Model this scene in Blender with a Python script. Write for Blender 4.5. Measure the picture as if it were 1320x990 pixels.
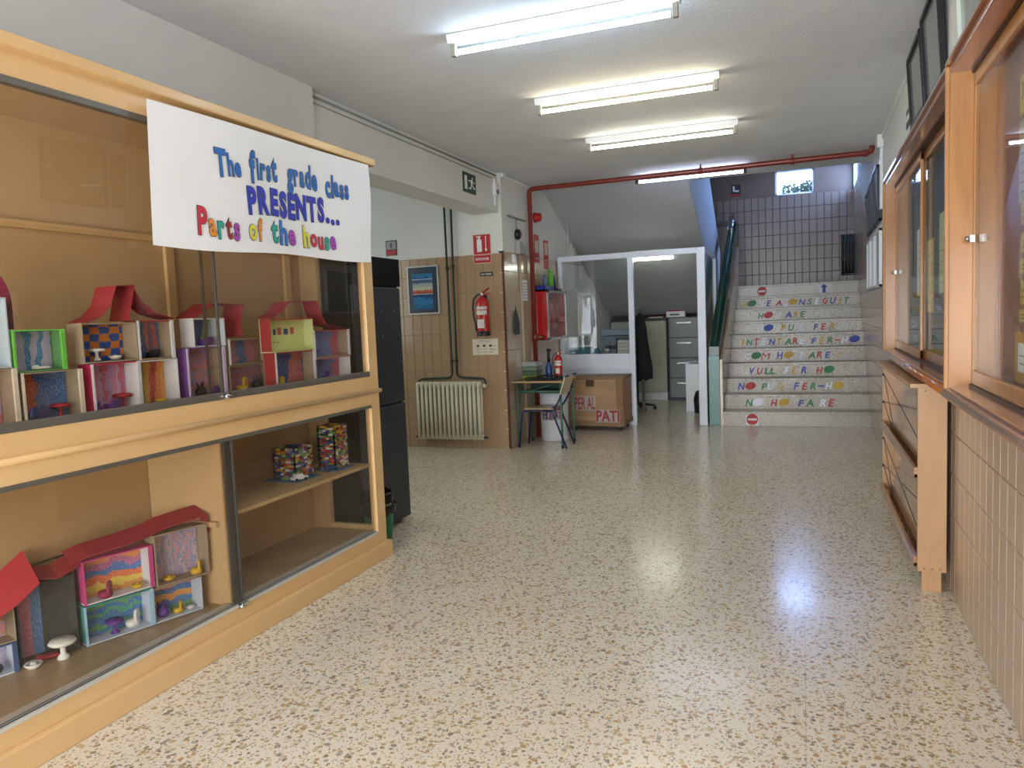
import bpy, math, random
from mathutils import Vector, Matrix
random.seed(7)
for o in list(bpy.data.objects): bpy.data.objects.remove(o, do_unlink=True)
S = bpy.context.scene
C = S.collection
# ---------------------------------------------------------------- camera
def make_camera():
    P, Y, R = math.radians(-4.7788), math.radians(21.0188), math.radians(-2.3401)
    cy, sy = math.cos(Y), math.sin(Y)
    f = Vector((-sy*math.cos(P), cy*math.cos(P), math.sin(P)))
    r0 = Vector((cy, sy, 0)); u0 = r0.cross(f)
    r = math.cos(R)*r0 + math.sin(R)*u0; u = -math.sin(R)*r0 + math.cos(R)*u0
    cam = bpy.data.cameras.new('camera'); cam.sensor_width = 36; cam.lens = 979.17/1320*36
    cam.clip_start = 0.05; cam.clip_end = 200
    o = bpy.data.objects.new('camera', cam); C.objects.link(o)
    m = Matrix(((r.x, u.x, -f.x, 0), (r.y, u.y, -f.y, 0), (r.z, u.z, -f.z, 1.4), (0, 0, 0, 1)))
    o.matrix_world = m
    S.camera = o
make_camera()
# ---------------------------------------------------------------- world, daylight, exposure
w = bpy.data.worlds.new('sky'); S.world = w; w.use_nodes = True
bg = w.node_tree.nodes['Background']; bg.inputs[0].default_value = (0.34, 0.52, 1.0, 1); bg.inputs[1].default_value = 22
def area(name, loc, rot, sx, sy, power, col):
    l = bpy.data.lights.new(name, 'AREA'); l.shape = 'RECTANGLE'; l.size = sx; l.size_y = sy; l.energy = power; l.color = col
    o = bpy.data.objects.new(name, l); C.objects.link(o); o.location = loc; o.rotation_euler = rot; return o
# added area lamp standing in for entrance daylight, inside the closed rear wall
area('entrance_fill', (-0.9, -3.05, 1.45), (math.radians(106), 0, 0), 3.0, 2.4, 300, (0.93, 0.96, 1.0))
# lamp added to brighten the alcove as a side window would; none is built
area('alcove_fill', (-6.1, 5.4, 1.9), (0, math.radians(-90), 0), 1.6, 2.6, 22, (0.90, 1.0, 0.97))
S.view_settings.view_transform = 'Standard'; S.view_settings.look = 'None'; S.view_settings.gamma = 1
S.view_settings.use_curve_mapping = False
S.view_settings.exposure = 0.74
# ---------------------------------------------------------------- materials
def lin(c): return tuple(((x/12.92) if x <= 0.04045 else ((x+0.055)/1.055)**2.4) for x in c)
def hexc(h): return tuple(int(h[i:i+2], 16)/255 for i in (0, 2, 4))
MATS = {}
def mat(name, col, rough=0.6, metal=0.0, var=0.0, vs=8.0, bump=0.0, bs=60.0, spec=0.5, emit=0.0, coat=0.0, alpha=None):
    if name in MATS: return MATS[name]
    if isinstance(col, str): col = hexc(col)
    m = bpy.data.materials.new(name); m.use_nodes = True; n = m.node_tree.nodes; L = m.node_tree.links
    b = n['Principled BSDF']; c = lin(col)
    b.inputs['Base Color'].default_value = (*c, 1); b.inputs['Roughness'].default_value = rough
    b.inputs['Metallic'].default_value = metal; b.inputs['Specular IOR Level'].default_value = spec
    b.inputs['Coat Weight'].default_value = coat
    if emit: b.inputs['Emission Color'].default_value = (*c, 1); b.inputs['Emission Strength'].default_value = emit
    tc = n.new('ShaderNodeTexCoord')
    nz = n.new('ShaderNodeTexNoise'); nz.inputs['Scale'].default_value = vs; nz.inputs['Detail'].default_value = 4
    L.new(tc.outputs['Object'], nz.inputs['Vector'])
    v = max(var, 0.03)
    rp = n.new('ShaderNodeValToRGB')
    rp.color_ramp.elements[0].position = 0.3; rp.color_ramp.elements[1].position = 0.7
    rp.color_ramp.elements[0].color = (*[x*(1-v) for x in c], 1); rp.color_ramp.elements[1].color = (*[min(1, x*(1+v)) for x in c], 1)
    L.new(nz.outputs['Fac'], rp.inputs['Fac']); L.new(rp.outputs['Color'], b.inputs['Base Color'])
    if bump:
        n2 = n.new('ShaderNodeTexNoise'); n2.inputs['Scale'].default_value = bs; L.new(tc.outputs['Object'], n2.inputs['Vector'])
        bp = n.new('ShaderNodeBump'); bp.inputs['Strength'].default_value = bump; bp.inputs['Distance'].default_value = 0.01
        L.new(n2.outputs['Fac'], bp.inputs['Height']); L.new(bp.outputs['Normal'], b.inputs['Normal'])
    MATS[name] = m; return m
def glassmat(name, tint=(0.85, 0.85, 0.82), base=0.045, power=0.55, rough=0.01):
    """thin pane: mostly clear, mirror reflection rising towards grazing"""
    m = bpy.data.materials.new(name); m.use_nodes = True; n = m.node_tree.nodes; L = m.node_tree.links
    n.remove(n['Principled BSDF']); out = n['Material Output']
    t = n.new('ShaderNodeBsdfTransparent'); t.inputs[0].default_value = (*tint, 1)
    g = n.new('ShaderNodeBsdfGlossy'); g.inputs['Roughness'].default_value = rough; g.inputs[0].default_value = (0.95, 0.97, 1, 1)
    lw = n.new('ShaderNodeLayerWeight'); lw.inputs[0].default_value = 0.5     # facing = 1 - |cos|, the same from both sides
    fr = n.new('ShaderNodeMath'); fr.operation = 'POWER'; fr.inputs[1].default_value = 5; L.new(lw.outputs['Facing'], fr.inputs[0])
    mu = n.new('ShaderNodeMath'); mu.operation = 'MULTIPLY_ADD'; mu.inputs[1].default_value = power; mu.inputs[2].default_value = base
    mu.use_clamp = True
    mx = n.new('ShaderNodeMixShader')
    L.new(fr.outputs[0], mu.inputs[0]); L.new(mu.outputs[0], mx.inputs[0]); L.new(t.outputs[0], mx.inputs[1]); L.new(g.outputs[0], mx.inputs[2])
    L.new(mx.outputs[0], out.inputs[0]); MATS[name] = m; return m
def ramp(n, stops, interp='LINEAR'):
    r = n.new('ShaderNodeValToRGB'); r.color_ramp.interpolation = interp
    e = r.color_ramp.elements
    while len(e) < len(stops): e.new(0.5)
    for i, (p, c) in enumerate(stops):
        e[i].position = p; e[i].color = (*lin(hexc(c) if isinstance(c, str) else c), 1)
    return r
def terrazzo(name, base, dark, chips, scale=55, rough=0.16, keep=0.33, joints=False, spec=0.5):
    m = bpy.data.materials.new(name); m.use_nodes = True; n = m.node_tree.nodes; L = m.node_tree.links
    b = n['Principled BSDF']; tc = n.new('ShaderNodeTexCoord'); cur = None
    wn = n.new('ShaderNodeTexNoise'); wn.inputs['Scale'].default_value = scale*1.3; L.new(tc.outputs['Object'], wn.inputs['Vector'])
    wm = n.new('ShaderNodeVectorMath'); wm.operation = 'MULTIPLY_ADD'; L.new(wn.outputs['Color'], wm.inputs[0]); wm.inputs[1].default_value = (0.012,)*3
    L.new(tc.outputs['Object'], wm.inputs[2])
    bn = n.new('ShaderNodeTexNoise'); bn.inputs['Scale'].default_value = 1.1; bn.inputs['Detail'].default_value = 5; L.new(tc.outputs['Object'], bn.inputs['Vector'])
    br = ramp(n, [(0.3, base), (0.75, dark)]); L.new(bn.outputs['Fac'], br.inputs['Fac']); cur = br.outputs['Color']
    for k, (sc, kp, soft) in enumerate(((scale, keep, 0.04), (scale*2.1, keep*0.95, 0.07))):
        vo = n.new('ShaderNodeTexVoronoi'); vo.inputs['Scale'].default_value = sc; vo.inputs['Randomness'].default_value = 1
        L.new(wm.outputs[0], vo.inputs['Vector'])
        sp = n.new('ShaderNodeSeparateColor'); L.new(vo.outputs['Color'], sp.inputs[0])
        cr = ramp(n, [(i/len(chips), c) for i, c in enumerate(chips)], 'CONSTANT'); L.new(sp.outputs[0], cr.inputs['Fac'])
        # chip radius differs from cell to cell, many cells stay empty
        rd = n.new('ShaderNodeMath'); rd.operation = 'MULTIPLY_ADD'; L.new(sp.outputs[1], rd.inputs[0]); rd.inputs[1].default_value = 0.62; rd.inputs[2].default_value = kp-0.30
        df = n.new('ShaderNodeMath'); df.operation = 'SUBTRACT'; L.new(rd.outputs[0], df.inputs[0]); L.new(vo.outputs['Distance'], df.inputs[1])
        mr = n.new('ShaderNodeMapRange'); L.new(df.outputs[0], mr.inputs[0]); mr.inputs[1].default_value = 0; mr.inputs[2].default_value = soft
        mr.inputs[4].default_value = 0.85
        mx = n.new('ShaderNodeMix'); mx.data_type = 'RGBA'; L.new(mr.outputs[0], mx.inputs[0]); L.new(cur, mx.inputs[6]); L.new(cr.outputs['Color'], mx.inputs[7])
        cur = mx.outputs[2]
    if joints:
        bk = n.new('ShaderNodeTexBrick'); bk.offset = 0; bk.inputs['Scale'].default_value = 1; bk.inputs['Brick Width'].default_value = 0.6; bk.inputs['Row Height'].default_value = 0.6
        bk.inputs['Mortar Size'].default_value = 0.0016; bk.inputs['Mortar Smooth'].default_value = 0.3; L.new(tc.outputs['Object'], bk.inputs['Vector'])
        fm = n.new('ShaderNodeMath'); fm.operation = 'MULTIPLY'; fm.inputs[1].default_value = 0.35; L.new(bk.outputs['Fac'], fm.inputs[0])
        mx = n.new('ShaderNodeMix'); mx.data_type = 'RGBA'; L.new(fm.outputs[0], mx.inputs[0]); L.new(cur, mx.inputs[6]); mx.inputs[7].default_value = (*lin(hexc('7d6b52')), 1)
        cur = mx.outputs[2]
    L.new(cur, b.inputs['Base Color'])
    rn = n.new('ShaderNodeTexNoise'); rn.inputs['Scale'].default_value = 2.2; L.new(tc.outputs['Object'], rn.inputs['Vector'])
    rr = n.new('ShaderNodeMapRange'); rr.inputs[3].default_value = rough*0.75; rr.inputs[4].default_value = rough*1.25; L.new(rn.outputs['Fac'], rr.inputs[0])
    L.new(rr.outputs[0], b.inputs['Roughness']); b.inputs['Specular IOR Level'].default_value = spec
    MATS[name] = m; return m
def wood(name, a, bcol, rough=0.3, axis='Z', sc=3.0, coat=0.3, knots=False, dist=3.0):
    m = bpy.data.materials.new(name); m.use_nodes = True; n = m.node_tree.nodes; L = m.node_tree.links
    b = n['Principled BSDF']; tc = n.new('ShaderNodeTexCoord'); mp = n.new('ShaderNodeMapping')
    s = {'X': (0.12, 1, 1), 'Y': (1, 0.12, 1), 'Z': (1, 1, 0.12)}[axis]; mp.inputs['Scale'].default_value = s
    L.new(tc.outputs['Object'], mp.inputs[0])
    nz = n.new('ShaderNodeTexNoise'); nz.inputs['Scale'].default_value = sc*6; nz.inputs['Detail'].default_value = 5; nz.inputs['Distortion'].default_value = dist*0.3
    L.new(mp.outputs[0], nz.inputs['Vector'])
    r = ramp(n, [(0.32, a), (0.5, tuple((x+y)/2 for x, y in zip(hexc(a), hexc(bcol)))), (0.68, bcol)]); L.new(nz.outputs['Fac'], r.inputs['Fac'])
    cur = r.outputs['Color']
    if knots:
        vo = n.new('ShaderNodeTexVoronoi'); vo.inputs['Scale'].default_value = 3.1; L.new(mp.outputs[0], vo.inputs['Vector'])
        mp.inputs['Location'].default_value = (0.3, 0.2, 0.1)
        mr = n.new('ShaderNodeMapRange'); L.new(vo.outputs['Distance'], mr.inputs[0]); mr.inputs[1].default_value = 0.03; mr.inputs[2].default_value = 0.1; mr.inputs[3].default_value = 0.75; mr.inputs[4].default_value = 0
        mx = n.new('ShaderNodeMix'); mx.data_type = 'RGBA'; L.new(mr.outputs[0], mx.inputs[0]); L.new(cur, mx.inputs[6]); mx.inputs[7].default_value = (*lin(hexc('6a3312')), 1); cur = mx.outputs[2]
    L.new(cur, b.inputs['Base Color']); b.inputs['Roughness'].default_value = rough; b.inputs['Coat Weight'].default_value = coat; b.inputs['Coat Roughness'].default_value = 0.15
    MATS[name] = m; return m
def crayon(name, cols, axis='Z', sc=1.0, dist=4.0, paper='d9d2d6'):
    """hand coloured stripes with visible strokes (a child's drawing, flat print)"""
    m = bpy.data.materials.new(name); m.use_nodes = True; n = m.node_tree.nodes; L = m.node_tree.links
    b = n['Principled BSDF']; tc = n.new('ShaderNodeTexCoord'); sx = n.new('ShaderNodeSeparateXYZ')
    L.new(tc.outputs['Generated'], sx.inputs[0])
    wv = n.new('ShaderNodeTexNoise'); wv.inputs['Scale'].default_value = dist; L.new(tc.outputs['Generated'], wv.inputs['Vector'])
    ad = n.new('ShaderNodeMath'); ad.operation = 'MULTIPLY_ADD'; L.new(wv.outputs['Fac'], ad.inputs[0]); ad.inputs[1].default_value = 0.45
    L.new(sx.outputs[{'X': 0, 'Y': 1, 'Z': 2}[axis]], ad.inputs[2])
    fr = n.new('ShaderNodeMath'); fr.operation = 'FRACT'
    ml = n.new('ShaderNodeMath'); ml.operation = 'MULTIPLY'; ml.inputs[1].default_value = sc; L.new(ad.outputs[0], ml.inputs[0]); L.new(ml.outputs[0], fr.inputs[0])
    r = ramp(n, [((i+0.02)/len(cols), c) for i, c in enumerate(cols)], 'CONSTANT'); L.new(fr.outputs[0], r.inputs['Fac'])
    st = n.new('ShaderNodeTexNoise'); st.inputs['Scale'].default_value = 26; st.inputs['Detail'].default_value = 3
    mp = n.new('ShaderNodeMapping'); mp.inputs['Rotation'].default_value = (0.6, 0.2, 0.4); mp.inputs['Scale'].default_value = (1, 3, 1)
    L.new(tc.outputs['Generated'], mp.inputs[0]); L.new(mp.outputs[0], st.inputs['Vector'])
    mr = n.new('ShaderNodeMapRange'); L.new(st.outputs['Fac'], mr.inputs[0]); mr.inputs[1].default_value = 0.5; mr.inputs[2].default_value = 0.75; mr.inputs[4].default_value = 0.7
    mx = n.new('ShaderNodeMix'); mx.data_type = 'RGBA'; L.new(mr.outputs[0], mx.inputs[0]); L.new(r.outputs['Color'], mx.inputs[6]); mx.inputs[7].default_value = (*lin(hexc(paper)), 1)
    L.new(mx.outputs[2], b.inputs['Base Color']); b.inputs['Roughness'].default_value = 0.85
    MATS[name] = m; return m
def checks(name, c1, c2, sc=5):
    m = bpy.data.materials.new(name); m.use_nodes = True; n = m.node_tree.nodes; L = m.node_tree.links
    b = n['Principled BSDF']; tc = n.new('ShaderNodeTexCoord'); ck = n.new('ShaderNodeTexChecker'); ck.inputs['Scale'].default_value = sc
    wn = n.new('ShaderNodeTexNoise'); wn.inputs['Scale'].default_value = 5; L.new(tc.outputs['Generated'], wn.inputs['Vector'])
    wm = n.new('ShaderNodeVectorMath'); wm.operation = 'MULTIPLY_ADD'; L.new(wn.outputs['Color'], wm.inputs[0]); wm.inputs[1].default_value = (0, 0.12, 0.12); L.new(tc.outputs['Generated'], wm.inputs[2])
    L.new(wm.outputs[0], ck.inputs['Vector']); ck.inputs[1].default_value = (*lin(hexc(c1)), 1); ck.inputs[2].default_value = (*lin(hexc(c2)), 1)
    L.new(ck.outputs['Color'], b.inputs['Base Color']); b.inputs['Roughness'].default_value = 0.85; MATS[name] = m; return m

M_wall = mat('white_paint', 'd9d9d7', 0.75, var=0.03, vs=2, bump=0.08, bs=40)
M_ceil = mat('ceiling_paint', 'dadce0', 0.85, var=0.03, vs=3, bump=0.25, bs=55)
M_tan = mat('tan_paint', '6f5e50', 0.6, var=0.04, vs=2)
M_grout = mat('pale_grout', 'b8a68f', 0.9)
M_groutd = mat('dark_grout', '4c4038', 0.9)
M_tile = mat('tan_glazed_tile', 'ab8e70', 0.22, var=0.07, vs=1.5, coat=0.25)
M_tile2 = mat('beige_glazed_tile', 'b7a288', 0.2, var=0.06, vs=1.5, coat=0.25)
M_tile3 = mat('taupe_glazed_tile', 'b09880', 0.24, var=0.06, vs=1.5, coat=0.2)
M_floor = terrazzo('floor_terrazzo', 'e0d7c6', 'd6cab5', ['ac946c', 'b39d76', '917b5a', 'bb9f70', '9c9384', '7a6b58', 'd5c7a8', 'ab834f', 'c2ae88', '857d74'], 50, 0.19, 0.30, joints=True)
M_step = terrazzo('step_terrazzo', 'b3ac9f', 'a69f92', ['4a4035', '7a6a52', '5f5b54', '8f7c5e', '3a3733'], 62, 0.3, 0.2)
M_cab = wood('painted_cabinet_wood', 'cfa871', 'd7b27f', 0.38, 'Y', 1.0, 0.2)
M_cabin = mat('cabinet_lining', 'c3a273', 0.6, var=0.05, vs=1.5)
M_cabfloor = mat('cabinet_floor_lining', 'a88f6a', 0.35, var=0.12, vs=5)
M_alu = mat('brushed_aluminium', '9b9a96', 0.35, 0.85)
M_alud = mat('grey_track', '77736b', 0.4, 0.6)
M_chrome = mat('chrome', 'd9dbe0', 0.12, 1.0)
M_pane = glassmat('showcase_glass', (0.95, 0.94, 0.92), 0.03, 0.85)
M_pane2 = glassmat('noticeboard_glass', (0.95, 0.96, 0.95), 0.035, 0.45)
M_pane3 = glassmat('window_glass', (0.96, 0.97, 0.98), 0.04, 0.9)
M_paper = mat('white_paper', 'e9e9e9', 0.8, var=0.02, vs=3)
M_black = mat('black_plastic', '15161a', 0.4)
M_locker = mat('slate_metal', '2b2f36', 0.38, 0.2, var=0.05, vs=3)
M_green = mat('green_enamel', '173f31', 0.28, var=0.1)
M_greent = mat('teal_speckle', '3f7672', 0.3, var=0.25, vs=70)
M_greenp = mat('green_pipe_paint', '22352d', 0.35)
M_redp = mat('red_pipe_paint', '7c2a20', 0.3, coat=0.2)
M_red = mat('red_gloss', 'b3191b', 0.25, coat=0.3)
M_signred = mat('sign_red', 'b5262b', 0.5)
M_white = mat('white_enamel', 'e3e6ea', 0.3)
M_frame = mat('white_aluminium', 'dde5f0', 0.35)
M_ivory = mat('ivory_enamel', 'd6d0b8', 0.35)
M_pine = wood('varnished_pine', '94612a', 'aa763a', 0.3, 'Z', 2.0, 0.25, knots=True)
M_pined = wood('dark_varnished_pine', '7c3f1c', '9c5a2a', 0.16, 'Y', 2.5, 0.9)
M_beech = wood('beech_ply', 'a98158', 'b89168', 0.45, 'Z', 1.5, 0.1)
M_beechd = wood('beech_ply_shelf', '8c5c38', 'a9764a', 0.2, 'Y', 2.0, 0.5)
M_crate = wood('crate_plywood', '9d7e5c', 'b09069', 0.6, 'X', 1.5, 0.0)
M_crated = wood('crate_batten', '7f6145', '92724f', 0.6, 'X', 2, 0.0)
M_signgreen = mat('sign_green', '1f3d33', 0.5)
M_blue = mat('navy_tube', '1c2250', 0.3)
M_cork = mat('mauve_felt', '9c7468', 0.95, var=0.06, vs=6, bump=0.1, bs=200)
M_feltg = mat('dark_green_felt', '34463f', 0.95, var=0.08, vs=5)
M_redcard = mat('red_card', '9c2a33', 0.75, var=0.05)
M_maroon = mat('maroon_card', '7d2337', 0.75)
M_card = mat('grey_cardboard', 'a08e75', 0.85, var=0.05, vs=20)
M_cardw = mat('white_card', 'd5d5d6', 0.8)
M_dark = mat('dark_felt_card', '45443e', 0.9, var=0.15, vs=40)
# ---------------------------------------------------------------- mesh helpers
ROOT = {}
class MB:
    def __init__(s): s.v = []; s.f = []; s.m = []; s.sm = []
    def add(s, vs, fs, m=0, smooth=False):
        b = len(s.v); s.v += [tuple(p) for p in vs]
        for f in fs: s.f.append([b+i for i in f]); s.m.append(m); s.sm.append(smooth)
        return s
    def box(s, x0, x1, y0, y1, z0, z1, m=0):
        if x0 > x1: x0, x1 = x1, x0
        if y0 > y1: y0, y1 = y1, y0
        if z0 > z1: z0, z1 = z1, z0
        return s.add([(x0,y0,z0),(x1,y0,z0),(x1,y1,z0),(x0,y1,z0),(x0,y0,z1),(x1,y0,z1),(x1,y1,z1),(x0,y1,z1)],
              [(0,3,2,1),(4,5,6,7),(0,1,5,4),(1,2,6,5),(2,3,7,6),(3,0,4,7)], m)
    def ext(s, pts, vec, m=0, smooth=False):
        n = len(pts); P = [Vector(p) for p in pts]; V = Vector(vec)
        nrm = Vector((0,0,0))
        for i in range(n): nrm += P[i].cross(P[(i+1) % n])
        if nrm.dot(V) > 0: P.reverse()
        vs = P+[p+V for p in P]
        s.add(vs, [tuple(range(n))], m); b = len(s.v)-2*n
        s.f.append([b+n+i for i in reversed(range(n))]); s.m.append(m); s.sm.append(False)
        for i in range(n):
            j = (i+1) % n; s.f.append([b+j, b+i, b+n+i, b+n+j]); s.m.append(m); s.sm.append(smooth)
        return s
    def tube(s, pts, r, n=8, m=0, closed=False):
        P = [Vector(p) for p in pts]; rings = []
        rr = r if isinstance(r, (list, tuple)) else [r]*len(P)
        up = None
        for i, p in enumerate(P):
            a = P[max(i-1, 0)]; b = P[min(i+1, len(P)-1)]
            t = (b-a).normalized()
            if up is None: up = Vector((0,0,1)) if abs(t.z) < 0.9 else Vector((1,0,0))
            u = t.cross(up)
            if u.length < 1e-4: u = t.orthogonal()
            u.normalize(); v = u.cross(t).normalized(); up = v
            rings.append([p+rr[i]*(math.cos(2*math.pi*k/n)*u+math.sin(2*math.pi*k/n)*v) for k in range(n)])
        vs = [q for g in rings for q in g]; fs = []
        for i in range(len(P)-1):
            for k in range(n):
                fs.append((i*n+k, i*n+(k+1) % n, (i+1)*n+(k+1) % n, (i+1)*n+k))
        s.add(vs, fs, m, True)
        b = len(s.v)-len(vs); s.f.append([b+k for k in reversed(range(n))]); s.m.append(m); s.sm.append(False)
        s.f.append([b+(len(P)-1)*n+k for k in range(n)]); s.m.append(m); s.sm.append(False)
        return s
    def lathe(s, prof, c=(0,0,0), n=20, m=0, axis='Z', sx=1, sy=1):
        c = Vector(c); vs = []
        for (r, z) in prof:
            for k in range(n):
                a = 2*math.pi*k/n; p = (r*math.cos(a)*sx, r*math.sin(a)*sy, z)
                if axis == 'X': p = (p[2], p[0], p[1])
                if axis == 'Y': p = (p[1], p[2], p[0])
                vs.append(c+Vector(p))
        fs = []
        for i in range(len(prof)-1):
            for k in range(n): fs.append((i*n+k, i*n+(k+1) % n, (i+1)*n+(k+1) % n, (i+1)*n+k))
        s.add(vs, fs, m, True); b = len(s.v)-len(vs)
        if prof[0][0] > 1e-5: s.f.append([b+k for k in reversed(range(n))]); s.m.append(m); s.sm.append(False)
        if prof[-1][0] > 1e-5: s.f.append([b+(len(prof)-1)*n+k for k in range(n)]); s.m.append(m); s.sm.append(False)
        return s
    def mesh(s, name, mats, inv=None):
        me = bpy.data.meshes.new(name)
        vs = [inv @ Vector(p) for p in s.v] if inv is not None else s.v
        me.from_pydata(vs, [], s.f)
        for x in (mats if isinstance(mats, (list, tuple)) else [mats]): me.materials.append(x)
        me.polygons.foreach_set('material_index', s.m); me.polygons.foreach_set('use_smooth', s.sm); me.update()
        return me
    def build(s, name, mats, parent=None, local=False, bevel=0.0, kind=None, label=None):
        inv = None
        if parent is not None and not local:
            inv = ROOT.get(parent.name, Matrix.Identity(4)).inverted()
        me = s.mesh(name, mats, inv)
        o = bpy.data.objects.new(name, me); C.objects.link(o)
        if parent is not None: o.parent = parent; ROOT[o.name] = ROOT.get(parent.name, Matrix.Identity(4))
        if bevel:
            md = o.modifiers.new('bevel', 'BEVEL'); md.width = bevel; md.segments = 2; md.limit_method = 'ANGLE'
        if kind: o['kind'] = kind
        if label: o['label'] = label
        return o
def thing(name, label, cat, loc=(0,0,0), rotz=0, group=None):
    o = bpy.data.objects.new(name, None); C.objects.link(o); o.empty_display_size = 0.1
    o.location = loc; o.rotation_euler = (0, 0, rotz); o['label'] = label; o['category'] = cat
    if group: o['group'] = group
    ROOT[o.name] = Matrix.Translation(loc) @ Matrix.Rotation(rotz, 4, 'Z')
    return o
def tag(o, label, cat, group=None):
    o['label'] = label; o['category'] = cat
    if group: o['group'] = group
    return o
def struct(name, mb, mats, **k):
    return mb.build(name, mats, kind='structure', **k)
FONTS = {}
def text_geo(ch, bold=0.0, shear=0.0, spacing=1.0):
    key = (ch, bold, shear, spacing)
    if key in FONTS: return FONTS[key]
    cu = bpy.data.curves.new('t', 'FONT'); cu.body = ch; cu.size = 1; cu.offset = bold; cu.shear = shear; cu.resolution_u = 3; cu.space_character = spacing
    ob = bpy.data.objects.new('t', cu); me = bpy.data.meshes.new_from_object(ob)
    vs = [tuple(v.co) for v in me.vertices]; fs = [tuple(p.vertices) for p in me.polygons]
    bpy.data.objects.remove(ob); bpy.data.curves.remove(cu); bpy.data.meshes.remove(me)
    FONTS[key] = (vs, fs); return FONTS[key]
def put_text(mb, ch, origin, u, v, width=None, height=0.1, m=0, bold=0.0, shear=0.0, align='L', lift=0.0, rot=0.0, cap=None):
    """flat lettering: width/height are the size of the lettering's own outline"""
    vs, fs = text_geo(ch, bold, shear)
    if not vs: return 0
    x0 = min(p[0] for p in vs); x1 = max(p[0] for p in vs); y0 = min(p[1] for p in vs); y1 = max(p[1] for p in vs)
    if cap: sy = cap; yb = 0
    else: sy = height/(y1-y0); yb = y0
    sx = (width/(x1-x0)) if width else sy
    U = Vector(u).normalized(); V = Vector(v).normalized(); N = U.cross(V); O = Vector(origin)
    W = (x1-x0)*sx
    off = {'L': 0, 'C': -W/2, 'R': -W}[align]
    out = []
    for p in vs:
        a = (p[0]-x0)*sx+off; b = (p[1]-yb)*sy
        a, b = a*math.cos(rot)-b*math.sin(rot), a*math.sin(rot)+b*math.cos(rot)
        out.append(O+U*a+V*b+N*lift)
    mb.add(out, fs, m); return W
def copy_tree(o, parent=None):
    c = o.copy(); C.objects.link(c); c.parent = parent
    for ch in list(o.children): copy_tree(ch, c)
    return c
def RX(y, off=0.0): return 0.61+0.013*y-off       # the right wall leans outwards by 0.75 degrees
RA = -math.atan(0.013)
# ================================================================ SETTING
struct('floor', MB().box(-6.2, 0.95, -3.2, 9.6, -0.1, 0).box(-3.2, 0.95, 9.6, 13.6, -0.1, 0), M_floor)
ceil = struct('ceiling', MB().box(-6.2, 0.95, -3.2, 9.40, 2.975, 3.25), M_ceil)
struct('ceiling_stairwell', MB().box(-3.2, 0.95, 9.40, 13.7, 3.66, 3.75).box(-3.2, 0.95, 9.25, 9.40, 3.25, 3.66), M_wall)
struct('ceiling_beam', MB().box(-3.34, -3.04, 4.34, 7.70, 2.555, 2.975), M_wall)
# left wall behind the showcase
struct('wall_left', MB().box(-3.2, -2.984, -3.2, 4.34, 0, 2.975), M_wall)
# alcove beyond (behind the vending cabinet)
struct('wall_alcove_left', MB().box(-6.3, -6.2, -0.5, 7.8, 0, 2.975).box(-6.2, -3.2, -0.6, -0.5, 0, 2.975), mat('alcove_paint', 'b9c4bf', 0.8))
struct('wall_rear', MB().box(-6.3, 0.95, -3.3, -3.2, 0, 2.975), M_wall)
df = struct('door_1', MB().box(-2.5,-2.42,-3.2,-3.12,0,2.7).box(.44,.52,-3.2,-3.12,0,2.7).box(-2.42,.44,-3.2,-3.12,2.62,2.7), M_frame)  # unseen bare frame added round the rear lamp; no glass, wall behind is solid
# tiled walls ----------------------------------------------------
def tile_field(parent, origin, u, n, cols, rows, tw, th, gap, material, indiv=300, skip=None, order=None, thick=0.006):
    """tiles standing proud of the grout bed; u = running direction, n = face normal"""
    O = Vector(origin); U = Vector(u).normalized(); N = Vector(n).normalized(); Z = Vector((0,0,1))
    def tile_mb(o):
        g = gap/2; e = 0.003
        a = [o+U*g+Z*g, o+U*(tw-g)+Z*g, o+U*(tw-g)+Z*(th-g), o+U*g+Z*(th-g)]
        b = [o+N*thick+U*(g+e)+Z*(g+e), o+N*thick+U*(tw-g-e)+Z*(g+e), o+N*thick+U*(tw-g-e)+Z*(th-g-e), o+N*thick+U*(g+e)+Z*(th-g-e)]
        mb = [(0,1,5,4),(1,2,6,5),(2,3,7,6),(3,0,4,7),(4,5,6,7)]
        if U.cross(Z).dot(N) < 0: mb = [tuple(reversed(f)) for f in mb]
        return a+b, mb
    vs, fs = tile_mb(Vector((0,0,0)))
    base = MB().add(vs, fs).mesh('tile', material)
    cells = [(c, r) for c in range(cols) for r in range(rows) if not (skip and skip(c, r))]
    hidden = [(c, r) for (c, r) in cells if order and order(c, r) > 1e6]
    shown = [x for x in cells if x not in set(hidden)]
    if order: shown.sort(key=lambda x: order(*x))
    for (c, r) in shown[:indiv]:
        t = bpy.data.objects.new('tile', base); C.objects.link(t); t.parent = parent
        t.location = O+U*(c*tw)+Z*(r*th)
    rest = shown[indiv:]+hidden
    if rest:
        mb = MB()
        for (c, r) in rest:
            a, f = tile_mb(O+U*(c*tw)+Z*(r*th)); mb.add(a, f)
        q = mb.build('tile_cladding', material, parent); q['kind'] = 'stuff'
# wall with the radiator
ww = struct('wall_radiator', MB().box(-6.2, -3.006, 7.706, 7.9, 0, 2.13).box(-6.2, -3.0, 7.70, 7.9, 2.13, 2.975), [M_wall])
ww.data.materials[0] = M_wall
bed = MB().box(-6.2, -3.006, 7.704, 7.706, 0, 2.13).build('grout_bed', M_grout, ww)
tile_field(ww, (-6.163, 7.704, 0), (1,0,0), (0,-1,0), 28, 10, 0.1128, 0.213, 0.003, M_tile, order=lambda c, r: abs(c-22) if c > 10 else 2e6)
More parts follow.
